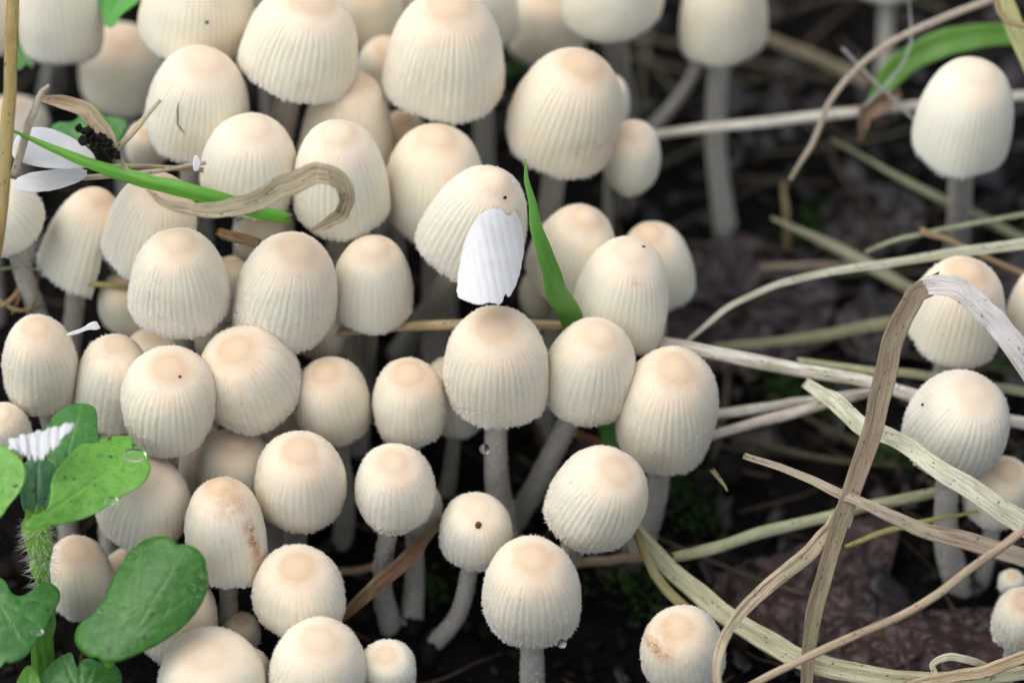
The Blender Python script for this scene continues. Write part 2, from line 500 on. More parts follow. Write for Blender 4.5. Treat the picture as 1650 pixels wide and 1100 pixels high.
# disc x, disc y, disc-to-top, lower rim x, y, width (photo pixels), depth mm, label, options
G_IN = 'mushrooms of the dense cluster'
G_BK = 'mushrooms behind the dense cluster'
G_RT = 'mushrooms standing apart among the straws'
MUSH = [
 # --- top of the picture
 (88, -72, 20, 84, 106, 140, 12, 'pale mushroom cut by the top edge, just right of the olive stalk', {'foot': [(80, 160)], 'g': G_BK}),
 (-48, -60, 20, -42, 99, 112, 14, 'mushroom sliver at the top left corner behind the olive stalk', {'g': G_BK}),
 (196, 55, 24, 184, 187, 148, 28, 'blurred yellowish mushroom in shade behind the dead curled leaf', {'g': G_BK}),
 (322, -62, 22, 300, 104, 182, 8, 'large cream mushroom cut by the top edge above the cracked cap', {}),
 (505, -2, 22, 452, 160, 184, 6, 'wide mushroom at the top edge leaning right, left of the largest cap', {}),
 (588, -40, 20, 602, 80, 112, 20, 'mushroom half hidden at the top edge left of the largest cap', {'g': G_BK}),
 (622, 72, 20, 614, 165, 92, 17, 'small mushroom peeking out left behind the largest cap', {'g': G_BK}),
 (726, 4, 24, 704, 195, 188, 4, 'largest mushroom of the upper cluster, standing upright at the top centre', {}),
 (762, -60, 20, 775, 82, 130, 20, 'greyish mushroom behind the largest cap, showing at its upper right', {'g': G_BK}),
 (660, -52, 18, 664, 32, 84, 24, 'mushroom sliver at the top edge just left of the largest cap top', {'g': G_BK}),
 (420, -55, 18, 416, 24, 90, 22, 'mushroom sliver at the top edge between two wide caps', {'g': G_BK}),
 (888, -25, 22, 874, 110, 132, 34, 'blurred orange brown mushroom in the shade at the top centre', {'g': G_BK}),
 (986, -92, 22, 985, 68, 168, 18, 'broad pale mushroom cut by the top edge above the tilted white cap', {'foot': [(1000, 130), (1004, 200)], 'g': G_BK}),
 (1170, -62, 22, 1167, 106, 147, 22, 'tall mushroom with a long grey stem cut by the top edge', {'foot': [(1152, 220), (1170, 385)], 'g': G_RT}),
 (1432, -60, 20, 1430, 9, 110, 48, 'far blurred mushroom at the top edge above the green blade', {'foot': [(1428, 80), (1424, 170)], 'g': G_RT}),
 (1150, 0, 20, 1135, 95, 70, 40, 'far mushroom whose slanting stem shows left of the tall one', {'foot': [(1100, 150), (1020, 240)], 'g': G_RT}),
 # --- second row
 (328, 94, 22, 296, 262, 165, 2, 'cream mushroom with a brown hairline crack on its side', {}),
 (569, 121, 24, 545, 320, 148, 6, 'tall narrow mushroom directly behind another in the upper cluster', {}),
 (408, 202, 28, 386, 352, 150, 1, 'mushroom below the cracked cap and above the curled dry blade', {}),
 (545, 210, 25, 543, 385, 152, -1, 'tall cream mushroom crossed by the end of the curled dry blade', {}),
 (703, 220, 32, 692, 388, 162, 4, 'rounded peach tinted mushroom below the largest cap', {}),
 (650, 190, 18, 642, 262, 78, 15, 'small shaded mushroom wedged below left of the largest cap', {'g': G_BK}),
 (941, 100, 27, 880, 282, 174, 6, 'tilted white mushroom right of the largest cap, leaning right', {'stain': [(-1.1, .62, .5, .12, .45), (-.35, .75, .4, .15, .5)]}),
 (984, 125, 16, 985, 205, 62, 17, 'mushroom sliver behind the right side of the tilted white cap', {'g': G_BK}),
 (1025, 208, 20, 1012, 312, 97, 13, 'small mushroom beside the pale straw right of the tilted white cap', {'foot': [(1003, 345)], 'g': G_BK}),
 (20, 168, 18, 22, 245, 108, 26, 'blurred grey mushroom at the left edge behind the olive stalk', {'g': G_BK}),
 (236, 205, 16, 230, 272, 70, 14, 'shaded mushroom below left of the cracked cap', {'g': G_BK}),
 # --- third row
 (800, 286, 31, 728, 452, 164, -3, 'mushroom carrying a snow white shard on its front', {'foot': [(690, 505), (645, 575)]}),
 (946, 347, 34, 898, 492, 140, 6, 'mushroom just right of the upright green grass blade', {}),
 (1046, 372, 26, 1074, 505, 122, 10, 'mushroom at the right rim of the cluster before the purple dead leaf', {}),
 (1019, 400, 30, 986, 575, 150, 1, 'ribbed mushroom in front of two others right of the grass blade', {'stain': [(-1.35, .13, .25, .05, .6)]}),
 (160, 309, 26, 104, 473, 128, 2, 'mushroom with a split torn cap at the left side', {'cut': (-1.2, -.5)}),
 (262, 294, 20, 208, 452, 142, 0, 'mushroom under the green grass blade beside the split one', {}),
 (285, 386, 34, 280, 545, 156, -5, 'yellowish dewy mushroom in front of the one under the grass blade', {}),
 (478, 397, 37, 430, 566, 168, -5, 'large glowing mushroom below the curled dry blade', {}),
 (601, 393, 27, 594, 538, 130, 0, 'small peach topped mushroom standing over the horizontal straw', {'foot': [(582, 640)]}),
 (428, 335, 20, 414, 425, 100, 7, 'mushroom hidden behind the large glowing one under the dry blade', {'g': G_BK}),
 (372, 415, 18, 370, 520, 72, 6, 'pinkish mushroom squeezed between two large caps', {'g': G_BK}),
 (510, 490, 18, 515, 582, 84, 5, 'shaded mushroom tucked below right of the large glowing one', {'g': G_BK}),
 (1690, 440, 24, 1690, 582, 122, 7, 'mushroom sliver at the right edge beside the folded blade', {'g': G_RT}),
 (-26, 312, 22, 32, 404, 128, -1, 'broken white mushroom cap at the left edge under the stalk', {}),
 (870, 445, 16, 866, 512, 66, 12, 'shaded mushroom low behind the green grass blade', {'g': G_BK}),
 # --- fourth row
 (57, 527, 30, 55, 668, 123, -4, 'rounded mushroom at the left edge above the green leaves', {}),
 (190, 553, 25, 158, 700, 118, -2, 'slim mushroom between the left edge one and a broad cap', {}),
 (246, 540, 16, 250, 605, 92, 7, 'pinkish shaded mushroom behind the slim one', {'g': G_BK}),
 (275, 590, 32, 254, 735, 154, -7, 'broad mushroom with sparkling granules above the light green leaf', {}),
 (379, 560, 43, 428, 694, 158, -7, 'mushroom tilted left with a dew covered lower rim', {}),
 (526, 597, 32, 545, 723, 119, -1, 'mushroom with a broad tan top right of the tilted dewy one', {'foot': [(556, 790), (552, 880)]}),
 (657, 600, 34, 660, 721, 121, -2, 'blunt topped mushroom left of the central one', {'foot': [(668, 880), (664, 1000)]}),
 (722, 588, 20, 742, 708, 100, 6, 'shaded mushroom behind the blunt topped one', {'foot': [(725, 760), (715, 810)], 'g': G_BK}),
 (800, 525, 32, 800, 695, 164, -6, 'central upright mushroom with a straight stem below it', {'foot': [(800, 760), (812, 850), (815, 930)]}),
 (968, 537, 37, 930, 688, 146, -4, 'mushroom touching the central one on its right', {'foot': [(868, 775), (815, 860)]}),
 (1086, 590, 31, 1070, 768, 164, -2, 'big mushroom with a peaked top beside the two white straws', {'foot': [(1052, 815), (1020, 900)]}),
 (2, 664, 22, 5, 746, 84, -5, 'small mushroom at the left edge just above the gill shard', {'foot': [(-20, 800)]}),
 (1562, 434, 27, 1535, 592, 156, 3, 'mushroom crossed by the pale tip of the folded blade', {'foot': [(1516, 640), (1512, 700)], 'g': G_RT}),
 (1576, 111, 25, 1546, 284, 168, 9, 'mushroom with a brown tip standing alone at the upper right', {'foot': [(1545, 350), (1538, 440)], 'g': G_RT}),
 # --- fifth row
 (236, 767, 32, 206, 893, 146, -5, 'mushroom half covered by the light green leaf', {}),
 (356, 781, 36, 366, 952, 130, -9, 'tall mushroom with a rusty stain down its right side', {'stain': [(-.75, .45, .22, .4, 1.0), (-1.0, .12, .7, .1, .7)]}),
 (484, 724, 32, 474, 863, 142, -7, 'plump mushroom right above the small dark gap, left of centre', {'foot': [(470, 930)]}),
 (380, 712, 24, 370, 825, 124, 2, 'brownish shaded mushroom below the tilted dewy one', {'g': G_BK}),
 (318, 700, 20, 308, 805, 106, 5, 'pinkish shaded mushroom behind the broad sparkling cap', {'g': G_BK}),
 (635, 742, 34, 634, 860, 130, -7, 'frosty granular mushroom above the rotten brown strip', {'foot': [(615, 930), (632, 1015)]}),
 (674, 790, 18, 676, 862, 74, 2, 'mushroom hidden behind the frosty granular one', {'foot': [(668, 930), (655, 1010)], 'g': G_BK}),
 (768, 817, 26, 762, 922, 112, -4, 'small mushroom with a dark brown speck, below the centre', {'foot': [(740, 985), (690, 1045)]}),
 (992, 757, 40, 920, 886, 150, -7, 'mushroom leaning right in front of the peaked one', {'foot': [(912, 905), (885, 960)], 'stain': [(1.2, .08, 1.0, .06, .5)]}),
 (1571, 630, 31, 1515, 772, 166, -3, 'mushroom between the folded blade and the flat pale straw', {'foot': [(1525, 860), (1548, 955)], 'g': G_RT}),
 (1626, 757, 26, 1600, 855, 110, 4, 'smaller mushroom partly behind the flat pale straw at the right', {'foot': [(1592, 890), (1580, 945)], 'g': G_RT}),
 # --- bottom
 (121, 885, 34, 120, 1005, 112, 1, 'shaded brown mushroom behind the hairy green stem', {'g': G_BK}),
 (858, 897, 32, 855, 1052, 156, -10, 'dewy upright mushroom alone at the bottom centre', {'foot': [(857, 1100), (852, 1150)]}),
 (479, 912, 32, 478, 1037, 146, -10, 'peaked frosty mushroom above the pair at the bottom edge', {}),
 (215, 905, 24, 190, 1010, 110, 2, 'shaded mushroom hidden behind the round dark green leaf top', {'g': G_BK}),
 (440, 640, 18, 450, 740, 80, 8, 'dim mushroom behind the tilted dewy one', {'g': G_BK}),
 (200, 450, 18, 196, 545, 88, 8, 'dim mushroom behind the left side of the yellowish dewy one', {'g': G_BK}),
 (345, 500, 18, 338, 590, 84, 7, 'shaded mushroom under the gap between the dewy and the glowing caps', {'g': G_BK}),
 (388, 1000, 20, 388, 1050, 60, -2, 'tiny shaded brown mushroom deep between the lower caps', {'g': G_BK}),
 (292, 955, 28, 268, 1078, 128, -6, 'mushroom behind the round dark green leaf', {}),
 (336, 1052, 37, 334, 1195, 175, -13, 'widest mushroom at the bottom edge beside the serrated leaf', {}),
 (515, 1030, 32, 500, 1180, 156, -14, 'frosty mushroom cut by the bottom edge below the peaked one', {}),
 (622, 1053, 21, 628, 1122, 88, -12, 'small mushroom at the bottom edge beside the dark gap', {}),
 (402, 1056, 18, 406, 1120, 62, -8, 'mushroom sliver between the two caps at the bottom edge', {'g': G_BK}),
 (1090, 1007, 32, 1124, 1126, 136, -9, 'mushroom with an orange stained top at the bottom edge', {'stain': [(-2.6, .14, .7, .1, 1.0), (2.9, .3, .5, .3, .6)], 'g': G_RT}),
 (1652, 966, 26, 1646, 1057, 92, -4, 'small frosty mushroom at the right edge near the bottom', {'g': G_RT}),
 (1632, 927, 15, 1631, 962, 44, 4, 'tiny white mushroom button above the frosty right edge one', {'g': G_RT}),
]

caps = []
for (ax, ay, t, bx, by, wpx, d, lab, op) in MUSH:
    L = math.hypot(ax - bx, ay - by)
    g_ = np.random.default_rng(3000 + len(caps))
    young = by > 600 or wpx < 115           # young caps are barrels with a drawn-in rim, older ones open bells
    prm = (g_.uniform(1.95, 2.25), g_.uniform(2.4, 2.9), g_.uniform(.62, .76), g_.uniform(.86, .94)) if young else \
          (g_.uniform(1.95, 2.25), g_.uniform(2.3, 2.8), g_.uniform(.78, .95), g_.uniform(.95, 1.0))
    phi, H, r = solve_cap(wpx, L, t, prm, 56 if young else 48)
    ix, iy = (ax - bx) / L, -(ay - by) / L
    A = math.cos(phi) * (ix * RT + iy * UP) - math.sin(phi) * FW
    grow = 1.025 if op.get('g', G_IN) == G_IN else 1.0
    caps.append(dict(ax=ax, ay=ay, A=A, H=H * MPP, r=r * MPP * grow, d=float(d), d0=float(d), phi=phi, prm=prm))


def cap_spheres(c):
    da = c['d'] - c['H'] / 2 * math.sin(c['phi'])
    ap = P(c['ax'], c['ay'], da)
    k = (DIST + da) / DIST
    H, r = c['H'] * k, c['r'] * k
    return [(ap - c['A'] * min(.8 * r, .5 * H), .8 * r), (ap - c['A'] * max(H - .6 * r, .5 * H), .97 * r)]


# settle neighbouring caps in depth so that none runs through another
pairs = [(i, j) for i in range(len(caps)) for j in range(i + 1, len(caps))
         if math.hypot(caps[i]['ax'] - caps[j]['ax'], caps[i]['ay'] - caps[j]['ay']) * MPP < caps[i]['H'] + caps[j]['H'] + 3]
for it in range(120):
    sp = [cap_spheres(c) for c in caps]
    if True:
        for i, j in pairs:
            need = 0.0
            for (p, a) in sp[i]:
                for (q, b) in sp[j]:
                    e = q - p
                    dd = float(e @ FW)
                    lat2 = float(e @ e) - dd * dd
                    R = (a + b) * .93
                    if R * R > lat2:
                        s_ = 1 if caps[j]['d0'] >= caps[i]['d0'] else -1
                        gap = math.sqrt(R * R - lat2) - s_ * dd
                        need = max(need, gap)
            if need > 0.02:
                s_ = 1 if caps[j]['d0'] >= caps[i]['d0'] else -1
                caps[j]['d'] += s_ * need * .22
                caps[i]['d'] -= s_ * need * .22
    for c in caps:
        c['d'] += (c['d0'] - c['d']) * .012


def build_stem(path, rad0, gen, parent, org, gran):
    n = 26
    p = catmull(path, n)
    tg = norm(np.gradient(p, axis=0))
    ref = RT
    e1 = norm(np.cross(tg, np.cross(np.tile(ref, (n, 1)), tg)))
    e2 = np.cross(tg, e1)
    nc = 14
    a = np.linspace(0, 2 * math.pi, nc, endpoint=False)
    s = np.linspace(0, 1, n)
    rad = rad0 * (1 + .22 * s ** 2) * (1 + .05 * np.sin(s * 9 + gen.uniform(0, 6)))
    rr = rad[:, None] * (1 + .05 * np.sin(3 * a + gen.uniform(0, 6))[None, :])
    v = p[:, None, :] + rr[..., None] * (e1[:, None, :] * np.cos(a)[None, :, None] + e2[:, None, :] * np.sin(a)[None, :, None])
    v = v.reshape(-1, 3)
    o = mesh_obj('stem', v, [grid_quads(n, nc)[:, ::-1], np.array([[(n - 1) * nc + k, (n - 1) * nc + (k + 1) % nc, (n - 1) * nc + (k + 2) % nc] for k in range(1)])], STEM, parent, org)
    if gran:
        m = gran
        k = gen.uniform(0, n - 1.001, m); i0 = k.astype(int); f = (k - i0)[:, None]
        aa = gen.uniform(0, 6.283, m)
        pc = p[i0] * (1 - f) + p[i0 + 1] * f
        nn = e1[i0] * np.cos(aa)[:, None] + e2[i0] * np.sin(aa)[:, None]
        gv, gf = spikes(pc + nn * rad[i0][:, None] * .99, nn, gen.uniform(.04, .08, m), gen.uniform(.1, .26, m), .5, gen)
        q = mesh_obj('granules', gv, [gf], GRAN, o, org, smooth=False)
        q['kind'] = 'stuff'
    return o


def build_mushroom(idx):
    c = caps[idx]
    lab, op = MUSH[idx][7], MUSH[idx][8]
    gen = np.random.default_rng(100 + idx)
    A, phi, d = c['A'], c['phi'], c['d']
    da = d - c['H'] / 2 * math.sin(phi)
    k = (DIST + da) / DIST
    H, R = c['H'] * k, c['r'] * k
    apex = P(c['ax'], c['ay'], da)
    E1 = norm(RT - A * (RT @ A)); E2 = np.cross(A, E1)
    sharp = c['d0'] < 9
    nrib = int(np.clip(round(8.0 * R), 24, 46))
    sub = 6 if sharp else 4
    nc = nrib * sub
    nrow = 34 if sharp else 22
    th = np.linspace(0, 2 * math.pi, nc, endpoint=False)
    un = np.concatenate([[0.0012], np.linspace(0.05, 1, nrow - 1) ** 1.5])
    UU, TT = np.meshgrid(un, th, indexing='ij')
    ribk = np.arange(nc) // sub
    f = (np.arange(nc) % sub) / sub
    gd = np.exp(-(np.minimum(f, 1 - f) / .17) ** 2)
    gsize = gen.uniform(.25, 1.1, nrib)[ribk]
    gsize[ribk % 3 == 1] *= .7
    start = gen.uniform(.40, .52, nrib)[ribk] + np.where(gen.uniform(0, 1, nrib) < .3, gen.uniform(.08, .38, nrib), 0)[ribk]
    on = np.clip((rho(UU, *c['prm']) + .5 * np.clip(UU - .3, 0, 1) - start[None, :]) / .22, 0, 1)
    on = on * on * (3 - 2 * on)
    groove = on * (gd * gsize)[None, :]
    fade = 1 - .35 * np.clip((UU - .6) / .4, 0, 1)
    amp = R * (.0108 if sharp else .011)
    lows = (.030 * np.sin(2 * TT + gen.uniform(0, 6)) + .018 * np.sin(3 * TT + gen.uniform(0, 6))
            + .012 * np.sin(5 * TT + gen.uniform(0, 6))) * (.3 + UU)
    lump = vnoise(TT * 2.2 + idx, UU * 5, idx) - .5
    TTw = TT + .05 * np.sin(2 * TT + gen.uniform(0, 6)) + .06 * (UU - .3) * np.sin(TT + gen.uniform(0, 6)) \
        + .02 * (vnoise(np.cos(TT) * 3 + 5, UU * 4 + np.sin(TT) * 3, idx + 9) - .5) * np.clip(UU * 3, 0, 1)
    pn = gen.uniform(1.85, 2.25); pm = gen.uniform(2.45, 3.2)
    rr = R * (rho(UU, *c['prm']) * (1 + lows + .03 * lump)) - amp * groove * fade
    rr = rr + amp * .35 * on * np.cos(2 * math.pi * (f[None, :] - .5)) * fade
    edge = (gen.uniform(-.012, .014, nrib)[ribk] - .014 * gd + gen.uniform(-.008, .008, nc) + .018 * np.sin(TT[0] * 2 + gen.uniform(0, 6)))
    hh = H * (UU + edge[None, :] * np.clip((UU - .8) / .2, 0, 1) ** 2)
    ru = rr / R
    um_ = gen.uniform(.0, .014) if c['prm'][2] < .77 else gen.uniform(.008, .034)
    hh = hh - H * um_ * np.exp(-(ru / .27) ** 2) + H * .45 * um_ * np.exp(-((ru - .44) / .16) ** 2)
    outer = apex - A * hh[..., None] + rr[..., None] * (E1 * np.cos(TTw)[..., None] + E2 * np.sin(TTw)[..., None])
    # inner wall of the shell
    ui = np.array([.995, .93, .8, .6, .4, .22])
    UI, TI = np.meshgrid(ui, th, indexing='ij')
    th_mm = .05 * R + .1
    rows = [int(np.abs(un - v_).argmin()) for v_ in ui]
    ri = np.maximum(np.minimum(rr[rows], np.roll(rr, 1, 1)[rows]) - th_mm * (1.25 - .2 * UI) - .03 * R * gd[None, :], .08 * R)
    ri[0] = rr[-1] - .35 * th_mm
    ri[1] = np.minimum(ri[1], rr[-1] - .7 * th_mm)
    hi = hh[rows] + .05 * H * (1 - UI)
    hi[0] = hh[-1] - .05 * th_mm
    inner = apex - A * hi[..., None] + ri[..., None] * (E1 * np.cos(TTw[-1])[None, :, None] + E2 * np.sin(TTw[-1])[None, :, None])
    allv = np.concatenate([outer, inner], 0)
    quads = grid_quads(allv.shape[0], nc)
    na = allv.shape[0] * nc
    jj = np.arange(nc)
    fan = np.stack([np.full(nc, na), (jj + 1) % nc, jj], -1)
    if 'cut' in op:
        a0, a1 = op['cut']
        qj = quads[:, 0] % nc; qi = quads[:, 0] // nc
        ang = (th[qj] + math.pi) % (2 * math.pi) - math.pi
        uu = np.concatenate([un, ui])[qi]
        inside = (ang > a0 + .1 * (1 - uu)) & (ang < a1 + .10 * np.sin(uu * 9)) & (uu > .2) & (qi < nrow - 1)
        inside |= (ang > a0) & (ang < a1) & (uu > .25) & (qi >= nrow - 1)
        quads = quads[~inside]
    stain = np.zeros_like(UU)
    for (t0, u0, dt, du, sv) in op.get('stain', []):
        dtm = (TT - t0 + math.pi) % (2 * math.pi) - math.pi
        stain = np.maximum(stain, sv * np.exp(-(dtm / dt) ** 2 - ((UU - u0) / du) ** 2))
    zi = np.zeros_like(UI)
    attrs = {'q': np.concatenate([ru, UI * 0 + 1]).ravel(), 'u': np.concatenate([UU, UI * 0 + .8]).ravel(), 'rib': np.concatenate([groove * fade, zi]).ravel(),
             'stain': np.concatenate([stain, zi]).ravel()}
    for k_, v_ in (('q', 0.0), ('u', 0.0), ('rib', 0.0), ('stain', 0.0)):
        attrs[k_] = np.append(attrs[k_], v_)
    # stem path
    base = apex - A * H
    if 'foot' in op:
        pts = op['foot']
        fx, fy = pts[-1]
        fd = on_ground(fx, fy)
        d_b = float(base @ FW)
        n = len(pts)
        way = [P(x, y, d_b + (fd + 1.0 - d_b) * (q + 1) / n) for q, (x, y) in enumerate(pts)]
        foot = way[-1]
        path = [apex - A * H * .3, apex - A * H * .8] + way
    else:
        hgt = max(base[2] - float(ground_z(base[0], base[1])), 4.0)
        off = -A[:2] / max(A[2], .4) * hgt * .3 + gen.normal(0, .8, 2)
        ln = np.linalg.norm(off)
        off = off * min(1, 7 / max(ln, 1e-6))
        fxy = base[:2] + off
        foot = np.array([fxy[0], fxy[1], float(ground_z(fxy[0], fxy[1])) - .8])
        midp = base * .5 + foot * .5 + np.array([off[0] * .18, off[1] * .18, 0])
        path = [apex - A * H * .3, apex - A * H * .85, midp, foot]
    root = empty('mushroom', foot)
    tag(root, lab, 'mushroom', op.get('g', G_IN))
    build_stem(path, np.clip(R * .222, .5, 1.4), gen, root, foot, 1300 if sharp and c['d0'] < 4 else 0)
    capo = mesh_obj('cap', np.vstack([allv.reshape(-1, 3), outer[0].mean(0)[None] + A * H * .0004]), [quads, fan], CAP, root, foot, attrs)
    if c['d0'] < 8:
        dens = (6500 if c['d0'] < -1 else 2200) * (R / 5.3) ** 2
        m = int(dens * gen.uniform(.75, 1.1))
        # sample by area: rows weighted by radius
        wgt = (rr.mean(1) * np.gradient(un)); wgt[:2] = 0
        wgt *= 1 + 1.1 * un ** 3
        row = gen.choice(len(un), m, p=wgt / wgt.sum()); row = np.clip(row, 1, len(un) - 2)
        col = gen.integers(0, nc, m)
        if 'cut' in op:
            ga = (th[col] + math.pi) % (2 * math.pi) - math.pi
            kp = ~((ga > op['cut'][0] - .05) & (ga < op['cut'][1] + .15))
            row, col = row[kp], col[kp]; m = len(row)
        fr = gen.uniform(0, 1, (m, 1)); fc = gen.uniform(0, 1, (m, 1))
        p00 = outer[row, col]; p10 = outer[row + 1, col]; p01 = outer[row, (col + 1) % nc]
        pos = p00 + (p10 - p00) * fr + (p01 - p00) * fc
        nn = norm(np.cross(p01 - p00, p00 - p10))
        sgn = np.sign(np.sum(nn * (pos - (apex - A * H * .6)), -1, keepdims=True))
        nn = nn * sgn
        sz = gen.uniform(.4, 1.35, m) * (.75 + .6 * vnoise(th[col] * 2.5, un[row] * 6, idx + 40)) * (1 + .6 * un[row] ** 4)
        gv, gf = spikes(pos, nn, .046 * sz, .135 * sz * gen.uniform(.6, 1.6, m), .45, gen)
        q = mesh_obj('granules', gv, [gf], GRAN, capo, foot, smooth=False)
        q['kind'] = 'stuff'
    c.update(apex=apex, base=base, E1=E1, E2=E2, Hk=H, Rk=R, root=root, cap=capo, rr=rr, hh=hh)
    return root


for i in range(len(MUSH)):
    build_mushroom(i)


def surf_point(label_part, ang, u, lift=0.0):
    """point on the cap of the mushroom whose label contains the words"""
    for i, m in enumerate(MUSH):
        if label_part in m[7]:
            c = caps[i]
            R = c['Rk'] * float(rho(u)) + lift
            n = c['E1'] * math.cos(ang) + c['E2'] * math.sin(ang)
            return c['apex'] - c['A'] * c['Hk'] * u + n * R, norm(n + c['A'] * .35), c
    raise KeyError(label_part)


# ------------------------------------------------------------------ strips: straws, blades, stalks
def strip(name, pts, widths, thick, mat, color, parent=None, roll=0.0, fold=0.0, nseg=None, ridges=5, label=None, cat=None, group=None, seed=0, twist=0.0, ground=False, jag=True):
    """pts: (px, py, depth) along the strip; widths in px; thick = thickness / width; fold = V-section depth / width"""
    gen = np.random.default_rng(seed + 500)
    w3 = np.array([P(x, y, (on_ground(x, y, 1.2) + (d or 0)) if ground else d) for x, y, d in pts])
    n = nseg or max(14, 9 * len(pts))
    p = catmull(w3, n)
    p = p + .06 * np.stack([vnoise(np.linspace(0, n / 5, n), np.full(n, k * 7.3), seed) - .5 for k in range(3)], -1) * np.mean(widths) * MPP * 3
    wd = np.interp(np.linspace(0, 1, n), np.linspace(0, 1, len(widths)), widths) * MPP * (.79 if mat is STRAW else 1)
    wd = wd * (1 + .10 * (vnoise(np.linspace(0, n / 4, n), np.zeros(n), seed + 3) - .5))
    tg = norm(np.gradient(p, axis=0))
    view = -FW
    side = norm(np.cross(tg, view))
    nm = np.cross(side, tg)
    s = np.concatenate([[0], np.cumsum(np.linalg.norm(np.diff(p, axis=0), axis=1))])
    ra = roll + twist * np.linspace(0, 1, n) + .25 * (vnoise(np.linspace(0, n / 6, n), np.ones(n), seed + 5) - .5)
    cs, sn = np.cos(ra)[:, None], np.sin(ra)[:, None]
    side, nm = side * cs + nm * sn, nm * cs - side * sn
    m = 26
    a = np.linspace(0, 2 * math.pi, m, endpoint=False)
    ct, st = np.cos(a), np.sin(a)
    se = np.sign(st) * np.abs(st) ** .8
    rid = 1 + (gen.normal(0, .28, m) if thick < .6 else gen.normal(0, .04, m))
    xs = ct[None, :] * wd[:, None] / 2
    zs = se[None, :] * rid[None, :] * wd[:, None] / 2 * thick + fold * (np.abs(ct)[None, :] - .5) * wd[:, None]
    v = p[:, None, :] + xs[..., None] * side[:, None, :] + zs[..., None] * nm[:, None, :]
    if jag:
        v[0] -= tg[0] * gen.uniform(-.25, .5, (m, 1)) * wd[0]
        v[-1] += tg[-1] * gen.uniform(-.25, .5, (m, 1)) * wd[-1]
    # end caps: centre points
    vv = np.concatenate([v.reshape(-1, 3), p[:1], p[-1:]])
    q = grid_quads(n, m)
    k = np.arange(m); k2 = (k + 1) % m
    t0 = np.stack([k2, k, np.full(m, n * m)], -1)
    t1 = np.stack([(n - 1) * m + k, (n - 1) * m + k2, np.full(m, n * m + 1)], -1)
    sa = np.concatenate([np.repeat(s, m), [0, s[-1]]])
    ta = np.concatenate([xs.ravel(), [0, 0]])
    org = p[0] if parent is None else None
    if parent is not None:
        org = np.array(parent['_o'])
    o = mesh_obj(name, vv, [q, np.concatenate([t0, t1])], mat, parent, org, {'s': sa, 't': ta})
    o.color = color + (1,)
    if label:
        tag(o, label, cat, group)
    return o


PALE = (.62, .58, .47); TAN = (.46, .35, .20); BRN = (.20, .12, .06); GREY = (.40, .34, .27)
OLIVE = (.30, .24, .085); WHT = (.72, .68, .60); PGRN = (.42, .44, .26)
GS = 'dry straws lying across the litter'
strip('straw', [(1050, 219, 25), (1180, 203, 25), (1330, 186, 25), (1480, 170, 25), (1680, 150, 25)], [20, 23, 22, 22], .9, STRAW, WHT, seed=1, label='pale white straw running level behind the small mushroom at upper right', cat='straw', group=GS)
strip('straw', [(1274, 290, 15), (1308, 232, 14), (1340, 160, 13), (1395, 97, 13), (1480, 45, 13), (1620, -8, 13)], [8, 13, 13, 15, 17], .7, STRAW, GREY, seed=2, label='thin brown straw arching up to the top right', cat='straw', group=GS)
strip('grass_strand', [(1405, 172, 22), (1440, 118, 22), (1505, 78, 22), (1585, 56, 22), (1690, 62, 24)], [20, 44, 46, 40, 34], .1, BLADE, (.10, .235, .025), fold=.12, seed=3, label='broad green blade arching behind the straws at the upper right', cat='grass blade')
strip('straw', [(1358, 78, 17), (1410, 132, 17), (1475, 195, 17)], [6, 7, 6], .9, STRAW, (.36, .33, .36), seed=4, label='short thin grey twig crossing the arching brown straw', cat='straw', group=GS)
strip('fibre', [(1464, -10, 16), (1468, 60, 16), (1455, 102, 16), (1424, 140, 16), (1392, 172, 16)], [4, 5, 5, 4], .9, STRAW, (.40, .44, .46), seed=5, label='fine bluish fibre hanging from the top edge over the green blade', cat='fibre')
ds = strip('dead_leaf_scrap', [(1448, 150, 19), (1420, 168, 18), (1398, 180, 18), (1388, 200, 18), (1385, 228, 19)], [18, 44, 40, 30, 10], .12, STRAW, (.26, .16, .11), fold=.3, twist=.8, seed=6, label='crumpled brown leaf scrap caught on the level white straw', cat='dead leaf')
strip('grass_strand', [(1612, -25, 8), (1632, 40, 8), (1668, 120, 8)], [34, 40, 44], .08, STRAW, (.50, .50, .22), fold=.1, seed=7, label='yellowish broad blade cutting the top right corner', cat='grass blade')
strip('straw', [(1602, -20, 5), (1612, 22, 5), (1632, 38, 5), (1690, 48, 5)], [10, 13, 12, 14], .6, STRAW, (.36, .24, .12), seed=8, label='brown bent straw in front of the yellowish corner blade', cat='straw', group=GS)
strip('straw', [(1108, 548, 6), (1180, 492, 7), (1262, 456, 7), (1350, 436, 7), (1500, 414, 7), (1690, 388, 7)], [9, 13, 15, 18, 24], .5, STRAW, (.55, .57, .44), seed=9, label='long pale straw with dark nicks curving over to the right edge', cat='straw', group=GS)
strip('straw', [(1245, 352, 24), (1330, 390, 24), (1395, 424, 22), (1490, 480, 21)], [6, 22, 27, 26], .5, STRAW, (.28, .28, .18), seed=10, label='blurred grey green straw slanting behind the long nicked straw', cat='straw', group=GS)
strip('straw', [(1396, 405, 13), (1440, 388, 13), (1490, 376, 13), (1570, 360, 13), (1690, 338, 13)], [8, 9, 10, 11], .7, STRAW, (.34, .38, .24), seed=11, label='thin green grey straw rising right behind the crossed mushroom', cat='straw', group=GS)
strip('straw', [(1486, 373, 11), (1530, 388, 11), (1600, 420, 11), (1690, 458, 11)], [16, 11, 12, 13], .7, STRAW, (.34, .22, .12), seed=12, label='brown straw with a pale knot falling to the right edge', cat='straw', group=GS)
